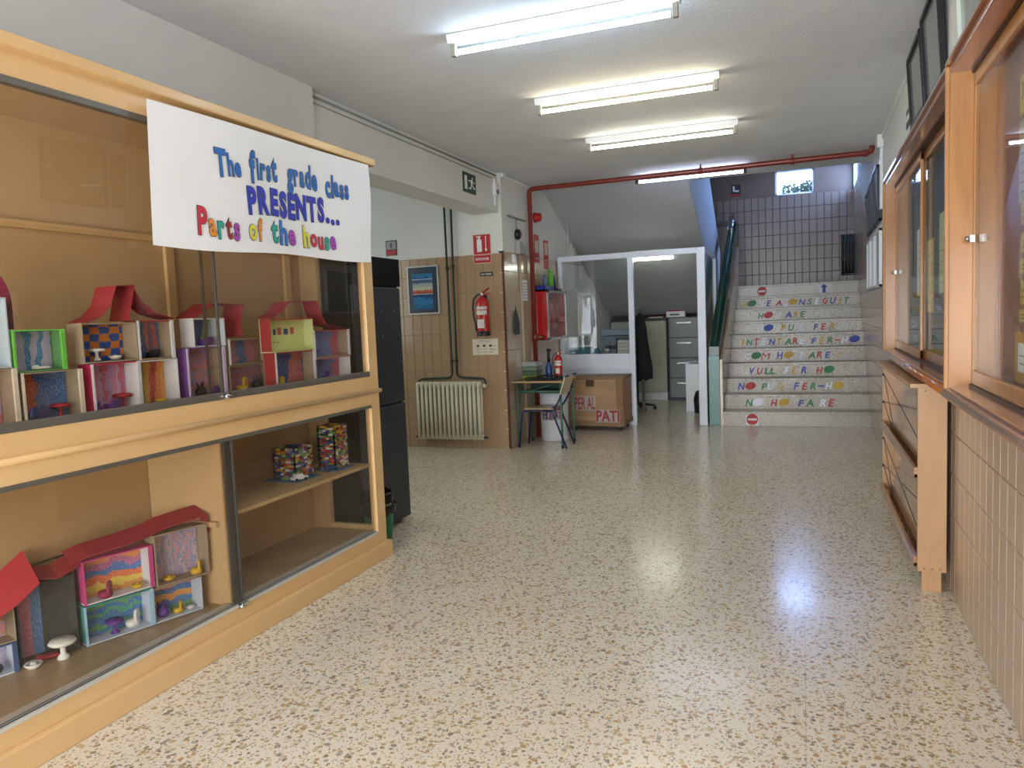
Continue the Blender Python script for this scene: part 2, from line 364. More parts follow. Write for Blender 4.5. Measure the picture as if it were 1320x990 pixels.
# corner column face and wall with the fire hose, towards the office booth
wl = struct('wall_left_far', MB().box(-3.3, -3.006, 7.9, 13.6, 0, 2.15).box(-3.3, -3.0, 7.9, 13.6, 2.15, 3.7).box(-3.05, -3.006, 7.7, 7.9, 0, 2.15), [M_wall])
MB().box(-3.006, -3.004, 7.704, 9.63, 0, 2.15).build('grout_bed', M_grout, wl)
tile_field(wl, (-3.004, 7.72, 0), (0,1,0), (1,0,0), 17, 10, 0.1124, 0.215, 0.003, M_tile2)
struct('trim_1', MB().box(-3.018, -2.995, 7.692, 7.712, 0, 2.15), mat('brown_corner_bead', '5a3423', 0.35))
# right wall: built in its own frame, leaning outwards
def rwall():
    ang = RA; d = Vector((math.sin(-ang), math.cos(ang), 0)); nrm = Vector((-math.cos(ang), math.sin(-ang), 0)); nin = nrm
    def P(y, off, z):
        return Vector((RX(y, off), y, z))
    mb = MB()
    mb.ext([P(-3.2,0,1.57), P(9.98,0,1.57), P(9.98,0,2.23), P(12.1,0,3.25), P(12.1,0,3.7), P(-3.2,0,3.7)], (0.3,0,0), 0)
    mb.ext([P(-3.2,-.006,0), P(13.6,-.006,0), P(13.6,-.006,3.25), P(12.1,-.006,3.25), P(9.98,-.006,2.23), P(9.98,-.006,1.57), P(-3.2,-.006,1.57)], (0.3,0,0), 0)
    mb.ext([P(12.1,0,3.62), P(13.6,0,3.62), P(13.6,0,3.7), P(12.1,0,3.7)], (0.3,0,0), 0)
    wr = struct('wall_right', mb, [M_wall])
    MB().ext([P(-3.2,-.004,0), P(13.5,-.004,0), P(13.5,-.004,3.25), P(12.1,-.004,3.25), P(9.98,-.004,2.23), P(9.98,-.004,1.57), P(-3.2,-.004,1.57)], (0.002,0,0)).build('grout_bed', mat('beige_grout', 'a8967f', .9), wr)
    tw = 0.1125; th = 0.19625; y0 = 0.6
    def order(c, r):
        y = y0+c*tw; z = r*th
        if y < 2.2: return 2e6
        if y < 5.85 and z > 1.0: return 2e6
        if 4.2 < y < 5.8: return 2e6
        return y
    tile_field(wr, P(y0, -.004, 0), (0.013,1,0), (-1,0.013,0), 79, 8, tw, th, 0.002, M_tile3, order=order)
    # cladding beside the stairs, cut along the sloping dado
    mb = MB(); 
    for c in range(0, 44):
        ya = 9.4875+c*tw
        for r in range(0, 17):
            za = r*th
            zt = 1.57 if ya < 9.9 else 2.23+(ya-9.98)*0.481
            if za >= zt-0.02 or za > 3.2: continue
            zb = min(za+th, zt, 3.25)
            a = P(ya+.0015,-.004,za+.0015); b_ = P(ya+tw-.0015,-.004,za+.0015); c_ = P(ya+tw-.0015,-.004,zb-.0015); d_ = P(ya+.0015,-.004,zb-.0015)
            if ya+tw > 13.5: continue
            mb.ext([a,b_,c_,d_], (-0.006,0,0))
    q = mb.build('tile_cladding', M_tile3, wr); q['kind'] = 'stuff'
    return wr
WR = rwall()
# landing back wall with its window
wb = MB(); zc0, zc1, wx0, wx1 = 3.27, 3.66, -0.40, 0.20
wb.box(-3.2, 0.95, 13.5, 13.7, 0, 1.78).box(-3.2, 0.95, 13.506, 13.7, 1.78, 3.27)
wb.box(-3.2, wx0, 13.5, 13.7, 3.27, 3.7).box(wx1, 0.95, 13.5, 13.7, 3.27, 3.7).box(wx0, wx1, 13.5, 13.7, 3.66, 3.7)
WBK = struct('wall_landing', wb, M_tan)
MB().box(-1.7, 0.80, 13.504, 13.506, 1.78, 3.27).build('grout_bed', M_groutd, WBK)
tile_field(WBK, (-1.678, 13.504, 1.78), (1,0,0), (0,-1,0), 22, 7, 0.1125, 0.2129, 0.006, mat('landing_tile', '7f7267', .3, var=.06, vs=1.5))
wf = struct('window_1', MB().box(wx0, wx0+.03, 13.52, 13.56, 3.27, 3.66).box(wx1-.03, wx1, 13.52, 13.56, 3.27, 3.66).box(wx0, wx1, 13.52, 13.56, 3.27, 3.295).box(wx0, wx1, 13.52, 13.56, 3.64, 3.66), M_frame)
MB().box(wx0+.03, wx1-.03, 13.535, 13.541, 3.295, 3.64).build('pane', M_pane3, wf)
wf2 = struct('window_2', MB().box(RX(12.1), RX(12.1)+.05, 12.1, 12.14, 3.25, 3.62).box(RX(13.5), RX(13.5)+.05, 13.44, 13.5, 3.25, 3.62).ext([(RX(12.1)-.004,12.1,3.25),(RX(12.1)+.05,12.1,3.25),(RX(13.5)+.05,13.5,3.25),(RX(13.5)-.004,13.5,3.25)],(0,0,.03)), M_frame)
MB().ext([(RX(12.14)+.02,12.14,3.28),(RX(13.44)+.02,13.44,3.28),(RX(13.44)+.02,13.44,3.62),(RX(12.14)+.02,12.14,3.62)],(.006,0,0)).build('pane', M_pane3, wf2)
# shrub on the outer sill, seen dark against the sky
random.seed(3)
sh = thing('shrub', 'dark leafy shrub outside the small landing window', 'shrub', (-0.05, 14.0, 3.0))
MB().tube([(-0.05,14.0,3.0),(-0.03,14.0,3.2),(0.02,14.02,3.42)], 0.012, 6).tube([(-0.05,14.0,3.1),(0.1,14.0,3.3),(0.18,14.0,3.4)], 0.008, 6).tube([(-0.05,14.0,3.15),(-0.2,14.0,3.35)], 0.008, 6).build('branch', mat('bark', '3a2c20', 0.9), sh)
mb = MB()
for i in range(900):
    cx, cz = random.choice([(-0.17, 3.42), (0.12, 3.44), (-0.02, 3.36), (0.2, 3.38)])
    a = random.random()*6.28; r_ = random.random()**0.5*0.13; p = Vector((cx+r_*math.cos(a)*1.1, 14.0+random.uniform(-.1,.1), cz+r_*math.sin(a)*0.85))
    t = random.random()*6.28; l = random.uniform(.018,.035); d = Vector((math.cos(t), random.uniform(-.5,.5), math.sin(t)))*l; e = Vector((-math.sin(t), .3, math.cos(t)))*l*.35
    mb.add([p-d, p-e, p+d, p+e], [(0,1,2,3)])
q = mb.build('foliage', mat('dark_leaf', '24351f', 0.6, var=0.3), sh); q['kind'] = 'stuff'
struct('trim_2', MB().box(-0.9, 0.9, 13.7, 14.4, 2.85, 3.0), mat('outer_sill_render', '8a8880', 0.9))
struct('floor_landing', MB().box(-3.0, 0.80, 12.5, 13.5, 1.6, 1.78), M_step)
# cornice line and cable trunking on the left beam
struct('trim_3', MB().tube([(-3.03,4.36,2.94),(-3.03,7.66,2.94)], 0.008, 6).tube([(-3.034,4.36,2.9),(-3.034,7.55,2.9)], 0.004, 6), mat('cable_grey', '8d8d8a', 0.6))
struct('trim_4', MB().box(-3.0, -2.972, 7.72, 7.80, 2.93, 2.975).tube([(-2.99,7.78,2.95),(-2.99,9.5,2.95),(-2.99,11.2,2.0)], 0.006, 6), M_white)
struct('trim_5', MB().box(-3.04, -3.02, 7.60, 7.63, 2.62, 2.9), M_white)
def rbox(y0, y1, o0, o1, z0, z1, mb=None, m=0):
    mb = mb or MB()
    mb.ext([(RX(y0,o0),y0,z0),(RX(y1,o0),y1,z0),(RX(y1,o1),y1,z0),(RX(y0,o1),y0,z0)], (0,0,z1-z0), m); return mb
struct('trim_6', rbox(4.3, 8.1, 0, 0.012, 2.93, 2.975), M_wall)
struct('trim_7', rbox(7.95, 8.25, 0, 0.05, 2.86, 2.975), M_white)
struct('trim_8', rbox(8.0, 8.12, 0, 0.025, 2.3, 2.86), M_white)
# ================================================================ STAIRCASE
st = thing('staircase', 'speckled stone staircase with coloured words on its risers', 'staircase', (-0.1, 9.58, 0))
SX0, SX1, SY, TR, RI = -0.92, None, 9.58, 0.292, 0.178
STEPS = []
for i in range(10):
    y0 = SY+TR*i; y1 = y0+TR if i < 9 else 12.5
    z0 = i*RI; z1 = z0+RI
    mb = MB()
    xr = RX(y0, -0.003)
    mb.box(SX0, xr, y0, y1+0.02, max(0, z0-0.02), z1-0.028)
    mb.box(SX0, xr, y0-0.012, y1, z1-0.028, z1)
    STEPS.append(mb.build('step', M_step, st, bevel=0.003))
for i in range(9):
    y0 = SY+TR*i; MB().box(-0.115, -0.075, y0-0.018, y0-0.010, (i+1)*RI-0.03, (i+1)*RI-0.008).build('nosing_clip', M_alud, STEPS[i])
MB().ext([(-0.95,9.6,0),(-0.95,12.5,0),(-0.95,12.5,2.4),(-0.95,9.72,.82),(-0.95,9.6,.82)], (0.03,0,0)).build('stringer_wall', M_tile2, st)
COL = {'y': mat('sticker_gold', 'c7a233', 0.5), 'g': mat('sticker_green', '1c7a45', 0.5), 'w': mat('sticker_pale', 'eaf0fb', 0.5), 'b': mat('sticker_blue', '1e3fa5', 0.5), 'r': mat('sticker_red', 'b5242d', 0.5)}
rows = {8: (235, 970, [('H','y',288),('O','g',333),('H','w',390),('E','b',437),('A','r',495),('C','w',540),('O','y',585),('N','b',637),('S','g',684),('E','w',727),('G','r',776),('U','b',820),('I','y',860),('T','g',898)]),
 7: (222, 978, [('H','g',383),('O','r',432),('F','w',500),('A','b',553),('R','y',597),('E','g',640)]),
 6: (212, 987, [('H','w',383),('O','b',433),('P','y',525),('U','g',573),('C','w',630),('F','b',720),('E','r',765),('R','y',817)]),
 5: (205, 997, [('I','y',275),('N','g',315),('T','r',362),('E','w',405),('N','b',457),('T','y',503),('A','g',553),('R','r',597),('E','w',640),('F','b',710),('E','y',758),('R','g',805),('-','r',850),('H','w',893),('O','b',950)]),
 4: (193, 1005, [('C','w',307),('O','g',358),('M','r',415),('H','b',505),('O','y',558),('F','w',640),('A','g',695),('R','r',742),('E','b',793),('?','y',857)]),
 3: (180, 1015, [('V','b',330),('U','r',378),('L','g',423),('L','g',457),('F','w',545),('E','y',592),('R','b',650),('H','r',743),('O','g',802)]),
 2: (168, 1028, [('N','b',262),('O','r',320),('P','g',405),('U','w',450),('G','y',508),('F','b',607),('E','r',657),('R','g',708),('-','b',757),('H','w',803),('O','y',862)]),
 1: (160, 1040, [('N','g',315),('O','w',372),('H','r',472),('O','y',535),('F','b',638),('A','g',690),('R','w',770),('E','r',820)])}
random.seed(11)
def disc(mb, c, rx, rz, ylift, m=0, tilt=0.0, n=24):
    pts = []
    for k in range(n):
        a = -2*math.pi*k/n; x = rx*math.cos(a); z = rz*math.sin(a)
        pts.append((c[0]+x*math.cos(tilt)-z*math.sin(tilt), c[1], c[2]+x*math.sin(tilt)+z*math.cos(tilt)))
    mb.ext(pts, (0, -ylift, 0), m)
for i, (a, b, L_) in rows.items():
    y = SY+TR*i-0.001; z = i*RI+0.03; xr = RX(y, 0.008)
    for (ch, c, px_) in L_:
        x = SX0+(px_-a)/(b-a)*(xr-SX0); mb = MB()
        if ch == 'O': disc(mb, (x, y, z+0.052), 0.066, 0.046, 0.002, tilt=0.25); q = mb.build('letter', COL[c], STEPS[i])
        else:
            h = 0.088*random.uniform(.94, 1.05)
            wd = {'I': 0.05, 'M': .12, 'N': .088, 'U': .075, '-': .07, '?': .06, 'H': .08, 'A': .09}.get(ch, 0.066)
            put_text(mb, ch, (x-wd/2, y, z+(0.035 if ch == '-' else 0.0)), (1,0,0), (0,0,1), width=wd*1.05, height=0.018 if ch == '-' else h, bold={'-': 0, '?': 0, 'M': 0}.get(ch, .028), shear=0.22 if ch != '-' else 0, lift=0.003, rot=random.uniform(-.04,.04))
            q = mb.build('letter', COL[c], STEPS[i])
# road-sign stickers on the first and last riser
def noentry(i, x):
    y = SY+TR*i-0.001; z = i*RI+0.085; mb = MB()
    if i == 0: mb.box(x-.078, x+.078, y-.0015, y, z-.075, z+.075, 1)
    disc(mb, (x, y-.0015, z), 0.068, 0.068, 0.001)
    mb.box(x-.052, x+.052, y-.004, y-.0025, z-.013, z+.013, 1)
    mb.build('no_entry_sticker', [COL['r'], M_paper], STEPS[i])
noentry(0, SX0+(338-150)/(1052-150)*1.655); noentry(9, SX0+(400-245)/720*1.65)
x = SX0+(780-245)/720*1.65; y = SY+TR*9-.001; z = 9*RI+.085
mb = MB().box(x-.105, x+.105, y-.0015, y, z-.08, z+.078, 1)
mb.ext([(x-.022,y-.0015,z-.065),(x-.022,y-.0015,z+.015),(x-.05,y-.0015,z+.015),(x,y-.0015,z+.065),(x+.05,y-.0015,z+.015),(x+.022,y-.0015,z+.015),(x+.022,y-.0015,z-.065)], (0,-.0015,0), 0)
mb.build('arrow_sticker', [COL['b'], M_paper], STEPS[9])
# balustrade
ba = thing('balustrade', 'dark green sloping stair balustrade with speckled teal newel post', 'balustrade', (-1.015, 9.64, 0))
MB().box(-1.085, -0.952, 9.60, 9.73, 0, 0.865).build('newel', M_greent, ba, bevel=.004, label='speckled teal newel post')
MB().ext([(-1.08,9.70,.83),(-1.08,12.75,2.62),(-1.08,12.75,2.80),(-1.08,9.62,.98),(-1.08,9.62,.83)], (0.125,0,0)).build('panel', M_green, ba, bevel=.004)
MB().tube([(-1.0,9.62,1.04),(-1.0,12.5,2.80),(-1.0,12.58,2.82)], .017, 10).build('handrail', M_green, ba)
MB().tube([(-1.0,12.2,2.66),(-1.0,12.66,2.93)], .02, 10).tube([(-1.05,12.25,2.66),(-1.05,12.66,2.90)], .012, 8).build('rail_end', M_chrome, ba)
MB().box(-1.35, -1.06, 12.62, 12.68, 2.76, 2.82).build('landing_bar', M_black, ba)
# second flight overhead: slab and solid white parapet
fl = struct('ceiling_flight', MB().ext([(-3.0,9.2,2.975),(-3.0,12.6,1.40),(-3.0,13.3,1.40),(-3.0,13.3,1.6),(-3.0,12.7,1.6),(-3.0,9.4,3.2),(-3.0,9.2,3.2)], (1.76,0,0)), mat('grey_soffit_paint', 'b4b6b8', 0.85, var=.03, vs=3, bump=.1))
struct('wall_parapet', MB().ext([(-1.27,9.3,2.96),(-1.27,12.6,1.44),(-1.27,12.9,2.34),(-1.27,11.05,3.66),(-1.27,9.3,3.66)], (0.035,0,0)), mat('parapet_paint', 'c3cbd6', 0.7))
struct('ceiling_lining', MB().box(-3.0, -2.98, 9.6, 12.6, 2.15, 2.16), M_white)
# ================================================================ RED PIPE
rp = thing('fire_pipe', 'long dark red fire pipe across the ceiling and down the left wall', 'pipe', (-2.95, 8.45, 0))
pts = [(-2.955,8.52,0.0),(-2.955,8.50,2.86)]+[(-2.955+.05*(1-math.cos(a)), 8.49, 2.86+.05*math.sin(a)) for a in (.5,1.0,1.57)]+[(0.62,8.46,2.91)]+[(0.62+.04*math.sin(a), 8.46, 2.91+.04*(1-math.cos(a))) for a in (.8,1.57)]+[(0.66,8.46,2.97)]
MB().tube(pts, .027, 12).build('pipe', M_redp, rp)
MB().tube([(-1.0-.02,8.475,2.91),(-1.0+.02,8.475,2.91)], .035, 12).tube([(-1.0,8.475,2.93),(-1.0,8.475,2.975)], .01, 6).tube([(-.1,8.47,2.91),(-.06,8.47,2.91)], .035, 12).tube([(-.08,8.47,2.93),(-.08,8.47,2.975)], .012, 6).tube([(.58,8.46,2.91),(.62,8.46,2.91)], .036, 12).build('clamp', M_redp, rp)
MB().tube([(-2.955,8.515,1.14),(-2.955,8.515,1.24)], .036, 12).tube([(-2.955,8.51,1.19),(-2.86,8.60,1.19)], .018, 8).build('branch_fitting', M_redp, rp)
MB().lathe([(0,0),(.028,0),(.028,.01),(.012,.015),(.012,.04)], (-2.915,8.55,1.19), 10, axis='X').build('valve_cap', mat('brass', 'b08a4a', .3, 1), rp)
# ================================================================ FLUORESCENT LIGHTS
def lamp(x0, x1, y, z, label, col, strength, bare=False):
    t = thing('fluorescent_light', label, 'ceiling light', ((x0+x1)/2, y, 2.975), 0, 'fluorescent ceiling lights')
    if not bare:
        MB().ext([(x0-.05,y-.045,2.972),(x0-.05,y+.045,2.972),(x0-.05,y+.03,z+.045),(x0-.05,y-.03,z+.045)], (x1-x0+.1,0,0)).build('housing', M_white, t)
        for s_ in (x0-.04, x1+.012): MB().box(s_, s_+.028, y-.016, y+.016, z-.022, z+.048).build('lamp_holder', mat('lamp_holder_grey', '8f8c82', .5), t, bevel=.003)
    else:
        MB().box(x0-.04, x1+.04, y-.02, y+.02, z+.03, z+.05).box(x0+.1, x0+.12, y-.01, y+.01, z+.05, 2.975).box(x1-.12, x1-.10, y-.01, y+.01, z+.05, 2.975).build('housing', M_white, t)
        for s_ in (x0-.04, x1+.005): MB().box(s_, s_+.03, y-.018, y+.018, z-.02, z+.04).build('lamp_holder', M_black, t)
    m = mat('lamp_'+label.split()[0], col, .5, emit=strength)
    MB().tube([(x0,y,z),(x1,y,z)], .014, 14).build('lamp_tube', m, t)
    return t
lamp(-1.758, -0.60, 3.96, 2.885, 'nearest cool white fluorescent tube fitting on the ceiling, cut by the top edge', (0.80,0.92,1.0), 22)
lamp(-1.727, -0.545, 5.34, 2.885, 'second warm white fluorescent tube fitting on the ceiling from the camera', (1.0,0.95,0.80), 18)
lamp(-1.722, -0.53, 6.70, 2.885, 'third faintly warm fluorescent tube fitting, just before the red pipe', (1.0,0.98,0.88), 18)
lamp(-1.71, -0.58, 8.72, 2.90, 'farthest bluish bare fluorescent tube, just behind the red pipe', (0.85,0.90,1.0), 18, True)
# ================================================================ SHOWCASE
XF, XB = -2.386, -2.87; Y0, Y1 = 0.2, 3.97
cb = thing('display_cabinet', 'large tan painted wooden display cabinet with sliding glass fronts', 'cabinet', (-2.63, 2.1, 0))
MB().box(XB-.02, XF+.03, Y0, Y1+.015, 0, .095).build('plinth', M_cab, cb, bevel=.004)
MB().box(XB, XF-.03, Y0, Y1-.03, .13, .16).build('bottom_board', M_cabfloor, cb)
MB().box(XF-.035, XF, Y0, 3.8755, .095, .162).build('bottom_rail', M_cab, cb, bevel=.002)
MB().box(XB-.02, XB, Y0, Y1, .095, .50).box(XB-.02, XB-.004, Y0, Y1, .51, 2.34).build('back_panel', M_cabin, cb)
q = MB()
for yb in (1.2, 2.86, 3.76): q.box(XB, XB+.02, yb, yb+.05, 1.10, 2.30)
q.box(XB, XB+.02, Y0, Y1, 1.84, 1.87)
q.build('back_batten', mat('batten_wood', 'cba671', .5), cb)
MB().box(XB, XF-.03, Y0, Y1-.03, 1.065, 1.10).build('middle_board', M_cabfloor, cb)
MB().box(XF-.035, XF, Y0, 3.8755, .935, 1.122).build('fascia', M_cab, cb, bevel=.002)
MB().tube([(XF+.004,Y0,1.014),(XF+.004,Y1+.012,1.014)], .013, 10).build('bead', M_cab, cb)
MB().box(XB, XF-.02, Y0, Y1, 2.27, 2.31).build('top_board', M_cabin, cb)
MB().box(XF-.035, XF, Y0, 3.8755, 2.25, 2.336).build('top_fascia', M_cab, cb)
MB().box(XF-.12, XF+.045, Y0, Y1+.03, 2.335, 2.378).build('top_trim', M_cab, cb, bevel=.006)
MB().box(XF-.035, XF, 3.875, Y1, .095, 2.336).build('corner_stile', M_cab, cb, bevel=.003)
MB().box(XB, XB+.12, Y1-.05, Y1-.01, .13, 2.3).box(XF-.07, XF-.03, Y1-.05, Y1-.005, .13, 2.3).box(XB, XF-.03, Y1-.04, Y1-.01, .13, .19).box(XB, XF-.03, Y1-.04, Y1-.01, 1.0, 1.12).box(XB, XF-.03, Y1-.04, Y1-.01, 2.2, 2.3).build('end_frame', M_cabin, cb)
MB().box(XB+.12, XF-.07, Y1-.028, Y1-.022, .19, 1.0).box(XB+.12, XF-.07, Y1-.028, Y1-.022, 1.12, 2.2).build('end_pane', M_pane, cb)
MB().box(XB, XF-.05, 2.67, 2.695, .16, 1.065).build('partition', M_cabin, cb)
MB().box(XB, XF-.06, 2.72, 3.92, .555, .575).build('shelf', M_cabin, cb, bevel=.002)
MB().box(XB, XB+.40, 2.648, 2.67, .525, .548).box(XB, XF-.16, 2.70, 2.72, .53, .555).build('shelf_cleat', M_cabin, cb)
q = MB()
q.box(XF-.028, XF+.004, Y0, 3.875, 1.105, 1.135)
for (za, zb) in ((2.228, 2.252), (.918, .936)): q.box(XF-.028, XF+.004, Y0, 3.875, za, zb)
q.build('track', M_alud, cb, bevel=.002)
q = MB().box(XF-.075, XF+.003, Y0, 3.875, .1605, .172)
MB().box(XF-.018, XF-.010, Y0, 3.875, .172, .1735).box(XF-.032, XF-.028, Y0, 3.875, .172, .1735).build('track_groove', mat('groove_blue', '4a5a68', .4), cb)
q.build('track', mat('pale_track', 'c0bdb3', .45), cb)
def pane(y0, y1, z0, z1, x, handle=True):
    p = MB().box(x-.002, x+.002, y0, y1, z0, z1).build('glass_door', M_pane, cb)
    return p
pane(Y0, 2.67, 1.135, 2.23, XF-.008); pane(2.60, 3.875, 1.135, 2.23, XF-.02)
pane(Y0, 2.70, .178, .92, XF-.008); pane(2.63, 3.875, .178, .92, XF-.02)
MB().box(XF-.013, XF-.003, 2.660, 2.67, 1.135, 2.23).box(XF-.026, XF-.014, 2.60, 2.606, 1.135, 2.23).box(XF-.013, XF-.003, 2.69, 2.70, .178, .92).box(XF-.026, XF-.014, 2.655, 2.70, .178, .92).build('glass_edge_strip', mat('edge_strip', '5d5a54', .35, .5), cb)
for (y_, z_) in ((2.665, 1.118), (2.665, .165)):
    MB().lathe([(0,0),(.012,0),(.012,.018),(.009,.024),(0,.024)], (XF, y_, z_), 12, axis='X').box(XF, XF+.014, y_+.008, y_+.045, z_-.008, z_+.008).build('lock', M_chrome, cb)
# hand lettered banner
def bannerx(y, z): return -2.336+0.006*math.sin(y*5)+(2.33-z)*0.012+0.008*math.sin(y*3.1+1)*((2.33-z)/.58)
bn = thing('paper_banner', 'white paper banner with hand coloured lettering taped across the cabinet top', 'banner', (-2.34, 3.1, 1.75))
n, k = 36, 8; vs = []; fs = []
for i in range(n+1):
    t = i/n
    for j in range(k+1):
        s_ = j/k
        yt, yb = 2.312+t*(3.900-2.312), 2.275+t*(3.872-2.275)
        if i == n: yb += .0
        y = yt+(yb-yt)*s_ + (0.012*math.sin(s_*5) if i == n else 0)
        zt = 2.305+t*.022; zb = 1.745+t*.026-0.012*math.sin(t*9)*.6
        z = zt+(zb-zt)*s_; vs.append((bannerx(y, z), y, z))
for i in range(n):
    for j in range(k):
        a = i*(k+1)+j; fs.append((a, a+1, a+k+2, a+k+1))
mb = MB().add(vs, fs, 0, True); mb.add([(v[0]-.0012, v[1], v[2]) for v in vs], [tuple(reversed(f)) for f in fs], 0, True)
mb.build('sheet', M_paper, bn)
random.seed(5)
BC = {'b': '1f66b5', 'i': '2b35b0', 'r': 'c62a3c', 'o': 'dd8a2f', 't': '2aa08c', 'm': '8e2a22', 'v': 'a548b0', 'y': 'd9d23f', 'n': '2b6fc0'}
def word(word_, y0, z0, y1, z1, hts, cols, bold=.03):
    geo = []
    for ch, h in zip(word_, hts):
        vs, fs = text_geo(ch, bold, 0); x0 = min(p[0] for p in vs); x1 = max(p[0] for p in vs)
        geo.append((x1-x0))
    W = [g*h for g, h in zip(geo, hts)]; gap = 0.10*max(min(hts), .05)
    tot = sum(W)+gap*(len(W)-1); sc = (y1-y0)/tot; p = y0
    for ch, h, wd, c in zip(word_, hts, W, cols):
        t = (p-y0)/(y1-y0); z = z0+(z1-z0)*t+random.uniform(-.006,.006)
        rot = random.uniform(-.05,.05)
        for kk, (bo, lift, mt) in enumerate(((bold+.02, .003, 'marker_outline'), (bold, .0045, 'marker_'+c))):
            mb = MB(); vs, fs = text_geo(ch, bo, 0); x0 = min(q[0] for q in vs); y00 = 0
            sx = sc*wd/(geo[0]*0+ (max(q[0] for q in text_geo(ch, bold, 0)[0])-min(q[0] for q in text_geo(ch, bold, 0)[0])))
            out = []
            for q in vs:
                a = (q[0]-x0-(.02 if kk == 0 else 0))*sx; b = q[1]*h*1.38
                a, b = a*math.cos(rot)-b*math.sin(rot), a*math.sin(rot)+b*math.cos(rot)
                yy, zz = p+a, z+b; out.append((bannerx(yy, zz)+lift, yy, zz))
            mb.add(out, fs); m_ = mat(mt, '27304a' if kk == 0 else BC[c], .6)
            if kk == 0: ol = mb
            else:
                L2 = mb.build('letter', m_, bn); ol.build('outline', mat('marker_outline', '27304a', .6), L2)
        p += (wd+gap)*sc
word('The', 2.645, 2.070, 2.803, 2.086, [.115,.095,.085], 'bbb'); word('first', 2.862, 2.083, 3.060, 2.112, [.14,.10,.105,.10,.12], 'bbbbb')
word('grade', 3.14, 2.112, 3.392, 2.110, [.115,.11,.105,.115,.11], 'bbbbb'); word('class', 3.468, 2.098, 3.680, 2.105, [.115,.115,.105,.105,.105], 'bbbbb')
word('PRESENTS', 2.836, 1.936, 3.44, 1.963, [.118]*8, 'iiiiiiii', .04); word('...', 3.455, 1.955, 3.575, 1.955, [.1]*3, 'iii', .04)
word('Parts', 2.512, 1.806, 2.762, 1.812, [.115,.10,.105,.10,.105], 'rotmv'); word('of', 2.828, 1.818, 2.925, 1.818, [.10,.10], 'yo')
word('the', 2.99, 1.812, 3.178, 1.817, [.112,.112,.10], 'tnv'); word('house', 3.245, 1.817, 3.532, 1.818, [.105,.09,.09,.095,.095], 'yrrtv')
# screw hook in the wall above the cabinet
hk = thing('screw_hook', 'small brown screw hook in the white wall above the banner', 'hook', (-2.984, 3.54, 2.56))
MB().tube([(-2.99,3.54,2.56),(-2.95,3.54,2.56)]+[(-2.95+.016*math.sin(a), 3.54, 2.544+.016*math.cos(a)) for a in (0,.7,1.4,2.1,2.8,3.5)], .004, 6).build('hook', mat('rusty_steel', '5a3a2c', .5, .6), hk)
# ---------------------------------------------------------------- cardboard houses
D = {}
D['fan'] = crayon('drawing_fan', ['2f5f9a', '3a6ea6', 'b5532e', '2f5f9a'], 'Y', 1.2, 2.5); D['checks'] = checks('drawing_checks', '2b4f9b', 'c8742f', 5)
D['bluegrey'] = crayon('drawing_bluegrey', ['3b7aa8', 'a8a3ba', '3b7aa8', 'b1a5c2', '9f9ab4'], 'Y', 1.6, 2); D['pinkpurple'] = crayon('drawing_pinkpurple', ['b58fc0', 'd07c8e', 'b59ac8', 'c65f70'], 'Y', 2.5, 5)
D['orange'] = crayon('drawing_orange', ['c1442c', 'dc7f2a', 'e09a33', '8d9a3a', 'dc9c38'], 'Y', 1.3, 2); D['redblue'] = crayon('drawing_redblue', ['b5503c', '47618c', 'bf6a45', '6d5a80'], 'Y', 2, 3)
D['rainbow'] = crayon('drawing_rainbow', ['33507f', '8d8c50', '4f9a4c', '90a8c8', '5c5890'], 'Y', 1.4, 1); D['swirl'] = crayon('drawing_swirl', ['c8707a', 'a883ab', 'cc7f6d', '9d8bb0', 'b27a52'], 'Z', 2.4, 7)
D['pinkblue'] = crayon('drawing_pinkblue', ['c07080', 'a9765e', 'b87f86', '5274a8'], 'Y', 1.2, 3); D['navy'] = crayon('drawing_navy', ['b0504a', '2c4596', '33509c', '2c4596', 'b35b50'], 'Y', 1.0, 2)
D['redtop'] = crayon('drawing_redtop', ['c0596a', 'c56373', '5c79b4', '6f80b8'], 'Y', 1.0, 4); D['yellowpage'] = mat('yellow_paper', 'd0d78c', .8)
D['sunset'] = crayon('drawing_sunset', ['d9883c', 'd8933a', 'e0c544', 'd66f38', '3d6fae', 'b0608a'], 'Z', 1.0, 2.5); D['greenblue'] = crayon('drawing_greenblue', ['356ea8', '3f9d74', '3773b8', '5fa45e', '3a80b5'], 'Z', 1.7, 3)
D['scribble'] = crayon('drawing_scribble', ['c08d96', '8d90b5', 'c4a09c', '7f8cae'], 'Y', 4, 6); D['bands'] = crayon('drawing_bands', ['c4595c', '6aa05a', '3f7bb0', 'd7933f', '3f6fa8'], 'Z', 1.0, 2)
D['stripes'] = crayon('drawing_stripes', ['3f6c9a', '4878a6', 'b56a7a', 'b97080', '47709c'], 'Y', 1.0, .6)
cm = lambda n_, c: mat('card_'+n_, c, .75, var=.04)
